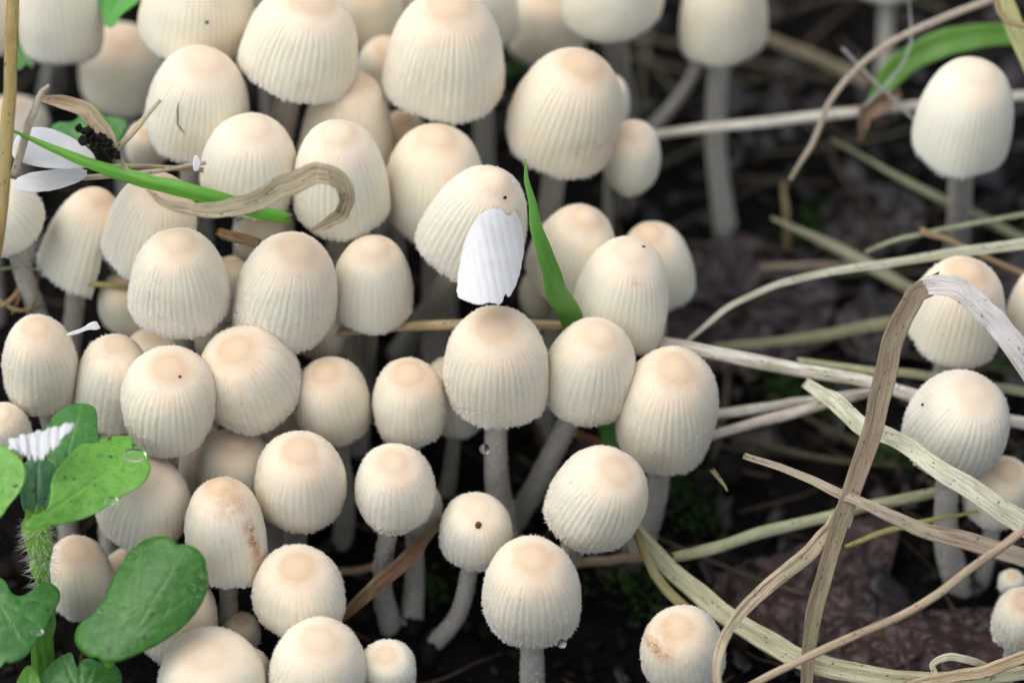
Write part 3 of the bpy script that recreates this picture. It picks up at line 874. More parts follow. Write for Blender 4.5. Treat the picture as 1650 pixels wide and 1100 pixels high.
strip('straw', [(1340, 225, 30), (1460, 292, 29), (1540, 332, 28), (1700, 410, 28)], [5, 15, 19, 18], .6, STRAW, (.27, .30, .18), seed=13, label='blurred green straw slanting behind the upper right mushroom stem', cat='straw', group=GS)
strip('straw', [(1235, 62, 48), (1320, 95, 48), (1400, 135, 48)], [22, 26, 24], .5, STRAW, (.26, .22, .14), seed=14, label='far blurred tan straw left of the arching straw', cat='straw', group=GS)
strip('straw', [(1262, 296, 32), (1267, 345, 32), (1268, 400, 34)], [12, 15, 14], .8, STRAW, (.24, .18, .08), seed=15, label='short upright brown straw in the dark behind the litter', cat='straw', group=GS)
strip('straw', [(1225, 430, 30), (1330, 428, 30), (1400, 430, 30)], [14, 17, 14], .7, STRAW, (.24, .18, .14), seed=16, label='blurred brown straw lying level above the purple leaf', cat='straw', group=GS)
strip('straw', [(1150, 560, 24), (1300, 545, 24), (1410, 522, 22), (1500, 505, 22)], [16, 20, 22, 18], .5, STRAW, (.30, .30, .18), seed=17, label='blurred olive straw below the long nicked straw', cat='straw', group=GS)
strip('straw', [(1030, 543, 4), (1130, 565, 3), (1290, 597, 3), (1420, 621, 3), (1560, 664, 6), (1700, 690, 8)], [26, 29, 28, 28, 26], .75, STRAW, WHT, seed=18, label='thick pale straw running right from the cluster behind the tall blade', cat='straw', group=GS)
strip('straw', [(1285, 580, 9), (1400, 597, 9), (1500, 606, 10), (1700, 640, 12)], [12, 17, 18, 18], .5, STRAW, PGRN, seed=19, label='greenish straw just above the thick pale one', cat='straw', group=GS)
strip('straw', [(1120, 672, 10), (1220, 658, 9), (1310, 645, 9), (1430, 630, 9)], [20, 22, 21, 20], .85, STRAW, WHT, seed=20, label='upper of the two white straws right of the peaked mushroom', cat='straw', group=GS)
strip('straw', [(1130, 706, 8), (1240, 675, 7), (1330, 650, 6), (1440, 622, 6)], [19, 23, 22, 20], .85, STRAW, (.68, .60, .52), seed=21, label='lower of the two white straws right of the peaked mushroom', cat='straw', group=GS)
yb = empty('split_straw', P(1305, 625, -2))
tag(yb, 'flat pale straw forking beside the tall brown blade', 'straw')
strip('main_strap', [(1300, 618, 1), (1345, 648, -3), (1392, 688, -5), (1450, 712, -9), (1530, 768, -13), (1640, 836, -14), (1710, 880, -14)], [22, 36, 38, 34, 40, 48, 50], .2, STRAW, (.60, .60, .46), yb, fold=.1, seed=22)
strip('side_strap', [(1388, 680, -3.5), (1392, 715, -4), (1382, 770, -4), (1376, 810, -3), (1368, 850, -2)], [26, 18, 11, 9, 6], .3, STRAW, PGRN, yb, seed=23)
fb = empty('folded_grass', P(1300, 1100, -6))
tag(fb, 'tall brown dry blade folded over at its top, before the right mushrooms', 'grass blade')
strip('lower_leaf', [(1298, 1125, -7), (1314, 985, -9), (1345, 865, -11), (1390, 742, -12), (1424, 625, -12), (1442, 545, -12), (1470, 484, -12), (1505, 458, -12)], [22, 34, 34, 42, 44, 44, 42, 36], .1, STRAW, (.25, .19, .125), fb, fold=.12, seed=24)
strip('bent_tip', [(1484, 468, -11.7), (1505, 458, -12.4), (1550, 470, -13), (1592, 508, -13), (1630, 552, -13), (1690, 640, -12)], [34, 38, 46, 48, 50, 54], .07, STRAW, (.66, .62, .60), fb, fold=.08, seed=25, jag=False)
strip('straw', [(1203, 735, -5), (1310, 774, -8), (1400, 815, -14), (1500, 857, -15), (1570, 874, -15), (1700, 915, -15)], [12, 18, 22, 32, 38, 34], .35, STRAW, (.36, .29, .22), seed=26, fold=.1, label='brown straw with a split end crossing in front of the tall blade', cat='straw', group=GS)
strip('straw', [(1085, 898, 4), (1135, 888, 4), (1250, 852, 5), (1380, 820, 6), (1520, 790, 7)], [22, 25, 24, 24, 22], .85, STRAW, PGRN, seed=27, label='greenish jointed straw below the dark soil right of the leaning mushroom', cat='straw', group=GS)
strip('straw', [(900, 908, 7), (970, 903, 8), (1040, 897, 8)], [18, 20, 18], .8, STRAW, (.36, .27, .17), seed=28, label='short blurred brown straw under the leaning mushroom', cat='straw', group=GS)
strip('straw', [(1362, 880, 2), (1420, 858, 2), (1480, 842, 2), (1580, 822, 3)], [8, 12, 11, 6], .7, STRAW, (.38, .36, .12), seed=29, label='thin yellow green straw over the brown leaf right of the blade', cat='straw', group=GS)
strip('straw', [(1010, 838, 3), (1085, 920, 1), (1170, 992, -2), (1250, 1042, -4), (1330, 1074, -6), (1450, 1092, -6), (1560, 1094, -6), (1690, 1078, -6)], [30, 40, 42, 44, 44, 36, 30, 26], .3, STRAW, (.52, .50, .33), fold=.1, seed=30, label='broad flattened pale straw sweeping along the bottom right', cat='straw', group=GS)
strip('straw', [(1016, 820, 2), (1034, 880, 0), (1066, 938, -1), (1112, 985, -2), (1160, 1020, -2)], [12, 18, 21, 22, 14], .6, STRAW, OLIVE, seed=31, label='olive curved straw hugging the broad flattened one', cat='straw', group=GS)
strip('straw', [(1158, 1130, -19), (1156, 1060, -19), (1182, 1000, -16), (1245, 938, -13), (1312, 882, -10), (1345, 836, -7), (1372, 790, -5)], [16, 19, 23, 30, 33, 24, 9], .35, STRAW, (.54, .44, .30), fold=.12, seed=32, label='dry pale strap bending down over the orange stained mushroom', cat='straw', group=GS)
strip('straw', [(1190, 1112, -15), (1330, 1046, -16), (1480, 976, -17), (1598, 892, -18), (1700, 812, -18)], [15, 17, 17, 18, 18], .8, STRAW, (.44, .33, .23), seed=33, label='thin brown straw crossing low in front to the right edge', cat='straw', group=GS)
strip('straw', [(1460, 1104, -9), (1560, 1086, -9), (1640, 1062, -9), (1700, 1040, -9)], [18, 26, 26, 26], .4, STRAW, (.50, .38, .24), seed=34, label='tan straw in the bottom right corner', cat='straw', group=GS)
strip('curled_straw', [(1512, 1092, -9), (1504, 1070, -9), (1526, 1058, -9.5), (1560, 1062, -9), (1588, 1072, -8), (1600, 1090, -8)], [10, 14, 16, 15, 12], .25, STRAW, (.56, .54, .38), seed=35, label='pale curl of dry grass on the tan corner straw', cat='straw')
strip('straw', [(520, 537, 4), (640, 527, 3), (740, 522, 3), (880, 523, 4), (940, 530, 6)], [16, 20, 20, 19, 18], .8, STRAW, (.56, .45, .26), seed=36, label='level tan straw in the gap left of the central mushroom', cat='straw', group=GS)
strip('rotten_strip', [(530, 1010, 0), (600, 950, -1), (660, 895, -1), (716, 832, 0)], [18, 30, 34, 16], .25, STRAW, (.15, .075, .035), fold=.15, seed=37, label='dark brown rotten leaf strip slanting below the frosty mushroom', cat='dead leaf')
strip('straw', [(540, 921, 10), (580, 917, 10), (625, 910, 10)], [14, 16, 15], .8, STRAW, (.42, .30, .22), seed=38, label='short pinkish straw between grey stems in the central gap', cat='straw', group=GS)
strip('grass_strand', [(845, 257, -12), (858, 330, -11), (878, 410, -9), (903, 480, -5), (930, 540, 2), (972, 670, 8), (990, 740, 10)], [3, 14, 26, 36, 38, 30, 26], .1, BLADE, (.10, .27, .04), fold=-.2, seed=39, label='upright green grass blade right of the shard carrying mushroom', cat='grass blade')
strip('grass_strand', [(12, 207, -14), (80, 238, -14), (160, 270, -14), (250, 295, -14), (330, 314, -14), (400, 336, -13), (464, 352, -12)], [3, 12, 19, 24, 25, 24, 18], .1, BLADE, (.12, .33, .03), fold=-.2, seed=40, label='green grass blade lying across the caps at the left', cat='grass blade')
strip('grass_strand', [(236, 305, -17), (268, 328, -17), (330, 339, -17), (400, 327, -17.5), (465, 297, -18), (510, 280, -18), (544, 288, -18), (560, 318, -17), (544, 348, -15), (505, 372, -13)], [5, 17, 30, 40, 46, 42, 36, 30, 28, 12], .1, STRAW, (.42, .35, .23), fold=.1, nseg=120, seed=41, label='curled dry grey blade with a hooked end on the caps', cat='grass blade')
strip('grass_stalk', [(22, -25, -16), (20, 60, -16), (14, 170, -16), (6, 285, -16), (-2, 360, -16), (-12, 440, -14)], [24, 27, 27, 28, 22], .85, STRAW, (.40, .30, .10), seed=42, label='upright olive tan stalk at the left edge', cat='stalk')
strip('dead_leaf_curl', [(62, 158, -14), (100, 163, -14), (142, 182, -14), (172, 222, -14), (190, 255, -14), (212, 282, -14)], [12, 26, 34, 30, 14, 6], .1, STRAW, (.44, .34, .22), fold=.28, twist=.5, seed=43, label='curled dead leaf with soil stuck to it at the upper left', cat='dead leaf')
strip('straw', [(22, 282, -13), (42, 215, -13.5), (62, 160, -14), (78, 138, -14)], [16, 17, 14, 8], .6, STRAW, (.50, .44, .34), seed=44, label='short pale straw holding the curled dead leaf', cat='straw', group=GS)
strip('straw', [(184, 246, -12), (220, 205, -12), (258, 162, -12)], [14, 13, 7], .6, STRAW, (.54, .45, .28), seed=45, label='pale broken straw pointing up beside the cracked mushroom', cat='straw', group=GS)
strip('straw', [(150, 268, -5), (230, 268, -5), (325, 274, -4)], [9, 10, 10], .7, STRAW, (.40, .32, .18), seed=46, label='thin brown straw wedged under the cracked mushroom', cat='straw', group=GS)
strip('straw', [(60, 292, -6), (160, 284, -6), (250, 276, -6), (330, 262, -4)], [8, 12, 10, 8], .7, STRAW, (.52, .45, .33), seed=57, label='pale thin straw just above the split mushroom', cat='straw', group=GS)
strip('straw', [(110, 452, 4), (160, 458, 4), (215, 464, 4)], [11, 13, 11], .7, STRAW, (.34, .31, .10), seed=47, label='olive straw showing under the split cap', cat='straw', group=GS)
strip('straw', [(-15, 436, 3), (35, 430, 4), (75, 440, 6)], [6, 7, 5], .8, STRAW, (.26, .34, .18), seed=48, label='thin green straw at the left edge under the broken cap', cat='straw', group=GS)
strip('wood_chip', [(352, 376, -1), (380, 383, -2), (412, 392, -1)], [18, 24, 22], .5, STRAW, (.24, .14, .07), seed=49, label='brown wood chip between caps under the curled dry blade', cat='wood chip')
for k, (x0, y0, x1, y1, x2, y2, wd) in enumerate([(-10, 500, 25, 475, 45, 425, 10), (20, 505, 32, 470, 20, 432, 7), (50, 505, 58, 470, 62, 440, 8), (-5, 480, 30, 500, 70, 492, 8)]):
    strip('dry_fibre', [(x0, y0, 8), (x1, y1, 7), (x2, y2, 8)], [wd, wd, wd * .6], .6, STRAW, (.26, .16, .07), seed=60 + k,
          label=['longest brown dry fibre slanting in the left hollow', 'thin upright brown fibre in the left hollow', 'rightmost upright brown fibre in the left hollow', 'level brown fibre at the bottom of the left hollow'][k], cat='fibre', group='brown fibres in the left hollow')
strip('straw', [(1148, 758, 0), (1162, 775, 0), (1172, 790, -1)], [10, 7, 3], .5, STRAW, (.32, .24, .12), seed=51, label='tiny dry tip poking out below the peaked mushroom', cat='straw', group=GS)
strip('rotten_strip', [(905, 690, 12), (935, 702, 11), (975, 716, 10)], [16, 22, 18], .4, STRAW, (.20, .09, .035), seed=52, label='rusty brown strip behind the leaning mushroom', cat='dead leaf')


# ------------------------------------------------------------------ leaves, shards, dead leaves
def leaf(name, outline, d0, mat, color, parent=None, tilt=(0, 0), cup=(0, 0, 0), thick=.25, base=None, nv=7, chaikin=2, rag=0.0, wav=0.0,
         ribs=None, seed=0, ground=False, lift=.6, rings=14, npt=110, bend=None):
    """outline in photo pixels; depth plane through d0 with slopes and curvature"""
    pts = np.array(outline, float)
    for _ in range(chaikin):
        nx = np.roll(pts, -1, 0)
        pts = np.stack([pts * .75 + nx * .25, pts * .25 + nx * .75], 1).reshape(-1, 2)
    seg = np.linalg.norm(np.roll(pts, -1, 0) - pts, axis=1)
    cum = np.concatenate([[0], np.cumsum(seg)])
    q = np.linspace(0, cum[-1], npt, endpoint=False)
    cl = np.vstack([pts, pts[:1]])
    ol = np.stack([np.interp(q, cum, cl[:, 0]), np.interp(q, cum, cl[:, 1])], -1)
    cen = ol.mean(0)
    gen = np.random.default_rng(900 + seed)
    if rag:
        ol = cen + (ol - cen) * (1 + rag * (gen.uniform(-1, 1, (npt, 1)) + 1.5 * (vnoise(q[:, None] / 9, np.zeros((npt, 1)), seed) - .5)))
    fr = np.linspace(0, 1, rings) ** .85
    pp = cen + (ol - cen)[None] * fr[:, None, None]
    px, py = pp[..., 0], pp[..., 1]
    x = (px - cen[0]) * MPP; v = (cen[1] - py) * MPP
    dd = tilt[0] * x + tilt[1] * v + cup[0] * x * x + cup[1] * v * v + cup[2] * x * v
    if bend is not None:
        dd = dd + bend(x, v)
    if wav:
        dd = dd + wav * .55 * (vnoise(px / 34, py / 34, seed) - .5) + wav * .35 * (vnoise(px / 11, py / 11, seed + 2) - .5)
    vein = np.zeros_like(x)
    if base is not None:
        bx, by = base
        ex = ol - np.array([bx, by])
        ang = np.arctan2(py - by, px - bx)
        am = math.atan2(cen[1] - by, cen[0] - bx)
        da = (ang - am + math.pi) % (2 * math.pi) - math.pi
        dist = np.hypot(px - bx, py - by)
        for k in range(nv):
            a0 = (k / (nv - 1) - .5) * 2.3 if nv > 1 else 0
            off = np.abs(np.sin(da - a0)) * dist
            vein = np.maximum(vein, np.exp(-(off / 3.0) ** 2) * (np.cos(da - a0) > 0) * np.clip(1.1 - fr[:, None], .2, 1))
    if ribs:
        ca, sa_ = math.cos(ribs[1]), math.sin(ribs[1])
        g_ = np.abs(np.sin((x * ca + v * sa_) * ribs[0] * math.pi))
        dd = dd - ribs[2] * g_
    if ground:
        base_d = on_ground(px[::3], py[::3], lift)
        # smooth over ground roughness: fit a quadratic surface
        xa, va = x[::3].ravel(), v[::3].ravel()
        Mx = np.stack([np.ones_like(xa), xa, va, xa * va, xa * xa, va * va], -1)
        co = np.linalg.lstsq(Mx, base_d.ravel(), rcond=None)[0]
        dep = co[0] + co[1] * x + co[2] * v + co[3] * x * v + co[4] * x * x + co[5] * v * v + dd - .8
    else:
        dep = d0 + dd
    k = (DIST + dep) / DIST * MPP
    top = (px - 825)[..., None] * k[..., None] * RT + (550 - py)[..., None] * k[..., None] * UP + dep[..., None] * FW
    bot = top + FW * thick
    n = rings * npt
    allv = np.concatenate([top.reshape(-1, 3), bot.reshape(-1, 3)])
    f1 = grid_quads(rings, npt)
    f2 = grid_quads(rings, npt, off=n)[:, ::-1]
    j = np.arange(npt); j2 = (j + 1) % npt
    e = (rings - 1) * npt
    f3 = np.stack([e + j, e + j2, n + e + j2, n + e + j], -1)
    org = np.array(parent['_o']) if parent is not None else top[0, 0]
    o = mesh_obj(name, allv, [np.concatenate([f1, f2, f3])], mat, parent, org, {'vein': np.concatenate([vein.ravel()] * 2)})
    o.color = color + (1,)
    o['_n'] = 0
    return o


def hairs(path_pts, count, rad, length, parent, seed, wpx):
    gen = np.random.default_rng(seed)
    p = catmull([P(*q) for q in path_pts], 40)
    wd = np.interp(np.linspace(0, 1, 40), np.linspace(0, 1, len(wpx)), wpx) * MPP / 2
    i = gen.integers(0, 40, count)
    a = gen.uniform(0, 6.283, count)
    tg = norm(np.gradient(p, axis=0))
    e1 = norm(np.cross(tg, FW)); e2 = np.cross(tg, e1)
    nn = e1[i] * np.cos(a)[:, None] + e2[i] * np.sin(a)[:, None]
    pos = p[i] + nn * wd[i][:, None] * .9 + gen.normal(0, .15, (count, 3))
    v, f = spikes(pos, nn + tg[i] * .25, np.full(count, rad), gen.uniform(.5, 1.1, count) * length, .25, gen)
    o = mesh_obj('hairs', v, [f], HAIR, parent, np.array(parent['_o']), smooth=False)
    o['kind'] = 'stuff'
    return o


LG = (.17, .40, .055); MG = (.035, .145, .012); DG = (.05, .19, .03); BG = (.045, .16, .07)
plant = empty('leafy_plant', P(72, 1010, -4))
tag(plant, 'hairy stemmed plant with light green lobed leaves at the left edge', 'plant')
leafA = leaf('leaf', [(38, 850), (50, 833), (75, 825), (82, 800), (82, 775), (90, 757), (107, 738), (125, 720), (137, 712), (148, 716), (165, 705), (188, 701), (212, 702), (217, 708), (211, 719), (228, 719), (244, 733), (236, 741), (244, 747), (242, 764), (229, 782), (204, 795), (180, 812), (150, 830), (128, 838), (92, 847), (73, 846), (50, 857)],
     -17, LEAF, LG, plant, tilt=(.25, .55), cup=(-.02, .05, .03), base=(50, 845), seed=1, wav=.5)
leafB = leaf('leaf', [(-25, 715), (0, 714), (18, 724), (38, 742), (43, 769), (30, 797), (15, 812), (0, 838), (-25, 842)], -17, LEAF, (.17, .40, .05), plant, tilt=(-.3, .4), cup=(.04, .03, 0), base=(0, 850), seed=2, wav=.5)
leafC = leaf('leaf', [(71, 690), (86, 668), (107, 654), (132, 648), (152, 654), (157, 667), (156, 688), (161, 712), (150, 740), (115, 760), (80, 750), (66, 715)], -13.5, LEAF, DG, plant, tilt=(.1, .7), cup=(.04, 0, 0), base=(90, 800), seed=3, wav=.4)
leafD = leaf('leaf', [(36, 742), (62, 735), (90, 745), (92, 790), (78, 825), (50, 838), (30, 810)], -12, LEAF, BG, plant, tilt=(.1, .5), cup=(.03, 0, 0), base=(60, 840), seed=4, wav=.4)
st = strip('hairy_stem', [(60, 838, -15), (62, 870, -14), (66, 905, -12), (70, 945, -10), (74, 1010, -5)], [46, 44, 32, 24, 22], .7, BLADE, (.22, .45, .05), plant, seed=70)
hairs([(60, 842, -15), (62, 870, -14), (66, 905, -12), (70, 945, -10)], 420, .022, 1.5, st, 71, [46, 44, 32, 24])
plant2 = empty('leafy_plant', P(90, 1120, -6))
tag(plant2, 'low plant with round dark green notched leaves at the bottom left', 'plant')
leafE = leaf('leaf', [(120, 1021), (127, 1003), (153, 988), (171, 957), (183, 927), (204, 894), (224, 873), (249, 863), (270, 864), (281, 872), (284, 879), (293, 875), (311, 879), (326, 891), (333, 907), (331, 914), (336, 922), (336, 947), (323, 978), (300, 1006), (275, 1026), (244, 1044), (211, 1059), (183, 1068), (163, 1067), (155, 1057), (145, 1061), (130, 1049), (121, 1036)],
     -19, LEAF, MG, plant2, tilt=(-.15, .35), cup=(.05, .03, -.05), base=(215, 1020), nv=6, seed=5, wav=.25)
leafF = leaf('leaf', [(-25, 928), (0, 929), (10, 937), (15, 952), (25, 960), (38, 960), (56, 947), (69, 937), (84, 939), (96, 950), (98, 965), (89, 980), (79, 998), (74, 1013), (61, 1024), (56, 1039), (41, 1060), (15, 1070), (8, 1064), (0, 1079), (-25, 1075)],
     -17, LEAF, (.045, .165, .03), plant2, tilt=(.2, .4), cup=(.04, .03, 0), base=(-10, 960), nv=6, seed=6, wav=.6)
leafG = leaf('leaf', [(62, 1105), (74, 1077), (92, 1059), (115, 1048), (119, 1062), (125, 1078), (131, 1062), (145, 1059), (158, 1066), (178, 1066), (188, 1072), (197, 1087), (197, 1108), (150, 1140), (90, 1135)],
     -14.5, LEAF, (.035, .14, .024), plant2, tilt=(.1, .5), cup=(.05, .03, 0), base=(130, 1130), seed=7, wav=.5, chaikin=1)
leafH = leaf('leaf', [(22, 1112), (32, 1085), (46, 1068), (58, 1080), (66, 1098), (64, 1120)], -15, LEAF, (.16, .38, .05), plant2, tilt=(.1, .5), base=(45, 1120), seed=8)
strip('petiole', [(72, 985, -13), (70, 1040, -11), (76, 1120, -7)], [34, 38, 38], .5, BLADE, (.15, .36, .05), plant2, seed=72)
strip('petiole', [(190, 1040, -15), (170, 1080, -12), (130, 1140, -7)], [14, 15, 16], .8, BLADE, (.15, .36, .05), plant2, seed=73)
hairs([(140, 1050, -18.5), (220, 1040, -18), (300, 985, -18), (330, 925, -19)], 60, .018, .7, leafE, 74, [10, 10, 10])
hairs([(165, 985, -19), (180, 930, -19), (215, 880, -18)], 40, .018, .7, leafE, 75, [10, 10, 10])

tl = empty('leafy_plant', P(165, 60, 24))
tag(tl, 'bright green leaf at the top edge between two pale mushrooms', 'plant')
leaf('leaf', [(150, -40), (240, -40), (232, -4), (212, 12), (192, 26), (188, 40), (172, 48), (163, 24)], 12, LEAF, (.10, .40, .06), tl, tilt=(0, .5), base=(170, 48), seed=9)
tl2 = empty('leafy_plant', P(60, 240, 12))
tag(tl2, 'dark green toothed leaves in shade behind the dead curled leaf', 'plant')
leaf('leaf', [(78, 214), (88, 196), (120, 198), (132, 178), (160, 172), (164, 188), (186, 188), (208, 196), (200, 216), (182, 242), (150, 236), (110, 228)], 6, LEAF, (.05, .21, .035), tl2, tilt=(0, .5), base=(150, 240), seed=10, chaikin=1, wav=.5)
leaf('leaf', [(20, 75), (40, 68), (58, 92), (52, 112), (42, 100), (34, 114), (20, 110)], 14, LEAF, (.05, .21, .035), tl2, tilt=(0, .4), base=(38, 114), seed=11, chaikin=1)

# white shards of broken caps
sh = leaf('cap_shard', [(778, 342), (792, 336), (808, 337), (820, 352), (830, 338), (842, 362), (846, 400), (838, 440), (830, 464), (820, 482), (814, 470), (808, 492), (790, 487), (770, 492), (752, 484), (735, 480), (738, 440), (746, 395), (760, 362)],
     caps[27]['d'] - 9.0, SHARD, (1, 1, 1), tilt=(.35, .5), cup=(.16, 0, 0), chaikin=1, rag=.012, ribs=(1.15, .2, .05), thick=.3, seed=20, rings=60, npt=260)
tag(sh, 'snow white ribbed shard lying on the front of a mushroom', 'cap shard')
sh = leaf('cap_shard', [(18, 240), (30, 210), (70, 202), (115, 220), (150, 244), (156, 266), (120, 274), (60, 270), (22, 258)], -11.5, SHARD, (1, 1, 1), tilt=(.1, .6), cup=(.0, .12, 0), chaikin=2, thick=.4, seed=21)
tag(sh, 'smooth white shard under the tip of the green grass blade', 'cap shard')
sh = leaf('cap_shard', [(16, 296), (40, 279), (95, 272), (142, 270), (136, 290), (92, 306), (40, 312)], -8.5, SHARD, (.9, .88, .82), tilt=(0, .5), ribs=(1.3, 1.5, .1), thick=.3, chaikin=1, rag=.02, seed=22)
tag(sh, 'flat cream shard below the smooth white one', 'cap shard')
gs = empty('gill_shard', P(65, 720, -21))
tag(gs, 'small white gill fragment resting on the light green leaf', 'gill shard')
leaf('rim', [(12, 724), (20, 710), (45, 699), (75, 693), (100, 690), (116, 691), (117, 697), (95, 702), (60, 708), (24, 724)], -20.0, SHARD, (1, 1, 1), gs, tilt=(0, .3), chaikin=1, thick=.3, seed=23, rag=.03)
for k in range(12):
    x0 = 18 + k * 8.8; yt = 712 - k * 2.3 + 2.2 * math.sin(k * 2.3); ln = [14, 22, 30, 36, 41, 44, 42, 38, 34, 27, 22, 13][k]
    sl = (66 - x0) * .22 + 2 * math.sin(k * 1.7)
    leaf('gill', [(x0 - 6.5, yt - 3), (x0, yt - 7), (x0 + 6.5, yt - 5), (x0 + 5.5 + sl * .5, yt + ln * .55), (x0 + 2 + sl, yt + ln), (x0 - 1.5 + sl, yt + ln), (x0 - 5.5 + sl * .5, yt + ln * .55)], -20.5 + .12 * (k % 2), SHARD, (1, 1, 1), gs, tilt=(.25 if k % 2 else -.15, .35), cup=(.45, .01, 0), thick=.2, npt=28, rings=5, chaikin=2, seed=30 + k)
sh = leaf('flesh_splinter', [(104, 541), (112, 535), (134, 528), (145, 519), (156, 517), (158, 523), (163, 529), (154, 532), (144, 530), (120, 540)], -9, SHARD, (1, 1, 1), thick=.4, chaikin=1, seed=24, npt=50, rings=5)
tag(sh, 'tiny white splinter above the slim mushroom', 'cap shard')
sh = leaf('flesh_splinter', [(310, 262), (313, 250), (319, 252), (324, 262), (320, 275), (312, 277)], -8, SHARD, (1, 1, 1), thick=.4, chaikin=1, seed=25, npt=40, rings=5)
tag(sh, 'white crumb at the left rim of the cap below the cracked one', 'cap shard')

# dead leaves on the ground
dl = leaf('dead_leaf', [(1072, 440), (1120, 395), (1190, 372), (1260, 398), (1330, 420), (1360, 470), (1330, 540), (1250, 600), (1150, 610), (1060, 570), (1050, 500)], 0, DEAD, (.028, .013, .016), ground=True, wav=4.5, rag=.03, base=None, thick=.3, seed=40, lift=2.0)
tag(dl, 'purple brown dead leaf on the ground right of the cluster', 'dead leaf')
dl = leaf('dead_leaf', [(1140, 935), (1200, 905), (1270, 890), (1340, 850), (1390, 828), (1440, 835), (1452, 868), (1425, 905), (1398, 930), (1420, 975), (1500, 985), (1600, 975), (1680, 990), (1690, 1075), (1560, 1120), (1400, 1120), (1280, 1090), (1180, 1010)], 0, DEAD, (.05, .023, .018), ground=True, wav=3.5, rag=.02, base=None, thick=.3, seed=41, lift=2.0, chaikin=1, rings=44, npt=190)
tag(dl, 'large rusty brown dead leaf at the lower right', 'dead leaf')
dl = leaf('dead_leaf', [(1330, 320), (1400, 290), (1480, 310), (1500, 360), (1450, 410), (1370, 420), (1320, 380)], 0, DEAD, (.025, .015, .014), ground=True, wav=5, rag=.03, base=(1480, 420), thick=.3, seed=42, lift=2.0)
tag(dl, 'dark dead leaf in the blurred litter at the upper right', 'dead leaf')
dl = leaf('dead_leaf', [(1380, 480), (1450, 470), (1480, 520), (1460, 580), (1400, 590), (1350, 560), (1340, 510)], 0, DEAD, (.028, .02, .02), ground=True, wav=4, rag=.03, base=(1350, 580), thick=.3, seed=43, lift=2.0)
tag(dl, 'grey brown dead leaf left of the mushroom under the folded blade', 'dead leaf')


# ------------------------------------------------------------------ drops, specks, crumbs, moss, litter
def blob(name, pos, rad, mat, parent=None, sq=(1, 1, 1), rough=0.0, seed=0, n=14):
    gen = np.random.default_rng(seed)
    a = np.linspace(0, 2 * math.pi, 2 * n, endpoint=False)
    b = np.linspace(0.02, math.pi - .02, n)
    BB, AA = np.meshgrid(b, a, indexing='ij')
    r = rad * (1 + rough * (vnoise(np.cos(AA) * 2.2 + seed + 9, np.sin(AA) * 2.2 + BB * 3, seed) - .5) * np.sin(BB))
    v = np.stack([r * np.sin(BB) * np.cos(AA) * sq[0], r * np.sin(BB) * np.sin(AA) * sq[1], r * np.cos(BB) * sq[2]], -1).reshape(-1, 3)
    v = np.concatenate([v, [[0, 0, rad * sq[2]], [0, 0, -rad * sq[2]]]])
    q = grid_quads(n, 2 * n)[:, ::-1]
    k = np.arange(2 * n); k2 = (k + 1) % (2 * n); N = n * 2 * n
    t = np.concatenate([np.stack([k, k2, np.full(2 * n, N)], -1), np.stack([(n - 1) * 2 * n + k2, (n - 1) * 2 * n + k, np.full(2 * n, N + 1)], -1)])
    return mesh_obj(name, v + pos, [q, t], mat, parent, pos if parent is None else np.array(parent['_o']))


tag(blob('water_drop', P(781, 723, -4), .58, WATER), 'clear water drop hanging beside the central straight stem', 'water drop')
tag(blob('water_drop', P(905, 1036, -13.5), .5, WATER), 'small drop under the rim of the lone bottom mushroom', 'water drop')
tag(blob('water_drop', P(217, 733, -17.5), 1.15, WATER, sq=(1.1, .5, .7)), 'larger drop at the notched tip of the light green leaf', 'water drop')
tag(blob('water_drop', P(180, 806, -19.0), .6, WATER, sq=(1.1, .6, .7)), 'small drop near the lower edge of the light green leaf', 'water drop')
tag(blob('water_drop', P(60, 1018, -19.2), .6, WATER, sq=(1.1, .6, .7)), 'drop on the left notched leaf at the bottom left', 'water drop')
tag(blob('water_drop', P(50, 845, -19.0), .7, WATER, sq=(1.1, .7, .7)), 'drop where the light green leaf joins the hairy stem', 'water drop')
soil_spots = [(128, 206), (134, 214), (140, 212), (146, 220), (150, 228), (158, 232), (160, 222), (166, 236), (172, 240), (178, 246), (140, 224), (154, 240), (134, 226), (168, 226), (182, 252), (148, 212), (176, 232)]


def cap_hit(px, py, words):
    """front surface point of a named cap under a photo pixel"""
    for i, m in enumerate(MUSH):
        if words in m[7]:
            c = caps[i]
            uu, aa = np.meshgrid(np.linspace(.01, .98, 120), np.linspace(-math.pi, .4, 160))
            p = c['apex'] - c['A'] * c['Hk'] * uu[..., None] + (c['Rk'] * rho(uu, *c['prm']))[..., None] * (c['E1'] * np.cos(aa)[..., None] + c['E2'] * np.sin(aa)[..., None])
            dp = p @ FW
            k = (DIST + dp) / DIST * MPP
            e = (p @ RT / k + 825 - px) ** 2 + (550 - p @ UP / k - py) ** 2 + np.maximum(0, dp - c['d']) * 50
            return p.reshape(-1, 3)[int(e.argmin())] - FW * .12
    raise KeyError(words)


for px, py, words, rad, mat, sq, lab in [
    (771, 846, 'dark brown speck', .42, BROWN, (.8, .6, 1.1), 'dark brown seed stuck on the small mushroom below the centre'),
    (814, 318, 'snow white shard on', .2, SPECK, (1, .6, 1), 'tiny black grain above the white shard'),
    (334, 37, 'above the cracked cap', .2, SPECK, (1, .6, 1), 'tiny black grain on the large cap at the top edge'),
    (284, 597, 'sparkling granules', .17, BROWN, (1, .6, 1), 'tiny brown grain on the top of the broad sparkling mushroom'),
    (1486, 652, 'between the folded blade', .17, SPECK, (.8, .6, 1.2), 'tiny black grain on the mushroom beside the flat pale straw'),
    (1024, 399, 'in front of two others', .16, SPECK, (1.3, .6, .8), 'tiny dark grain on the ribbed mushroom tip'),
]:
    tag(blob('dirt_grain', cap_hit(px, py, words), rad, mat, sq=sq, rough=.4, n=8), lab, 'dirt grain')
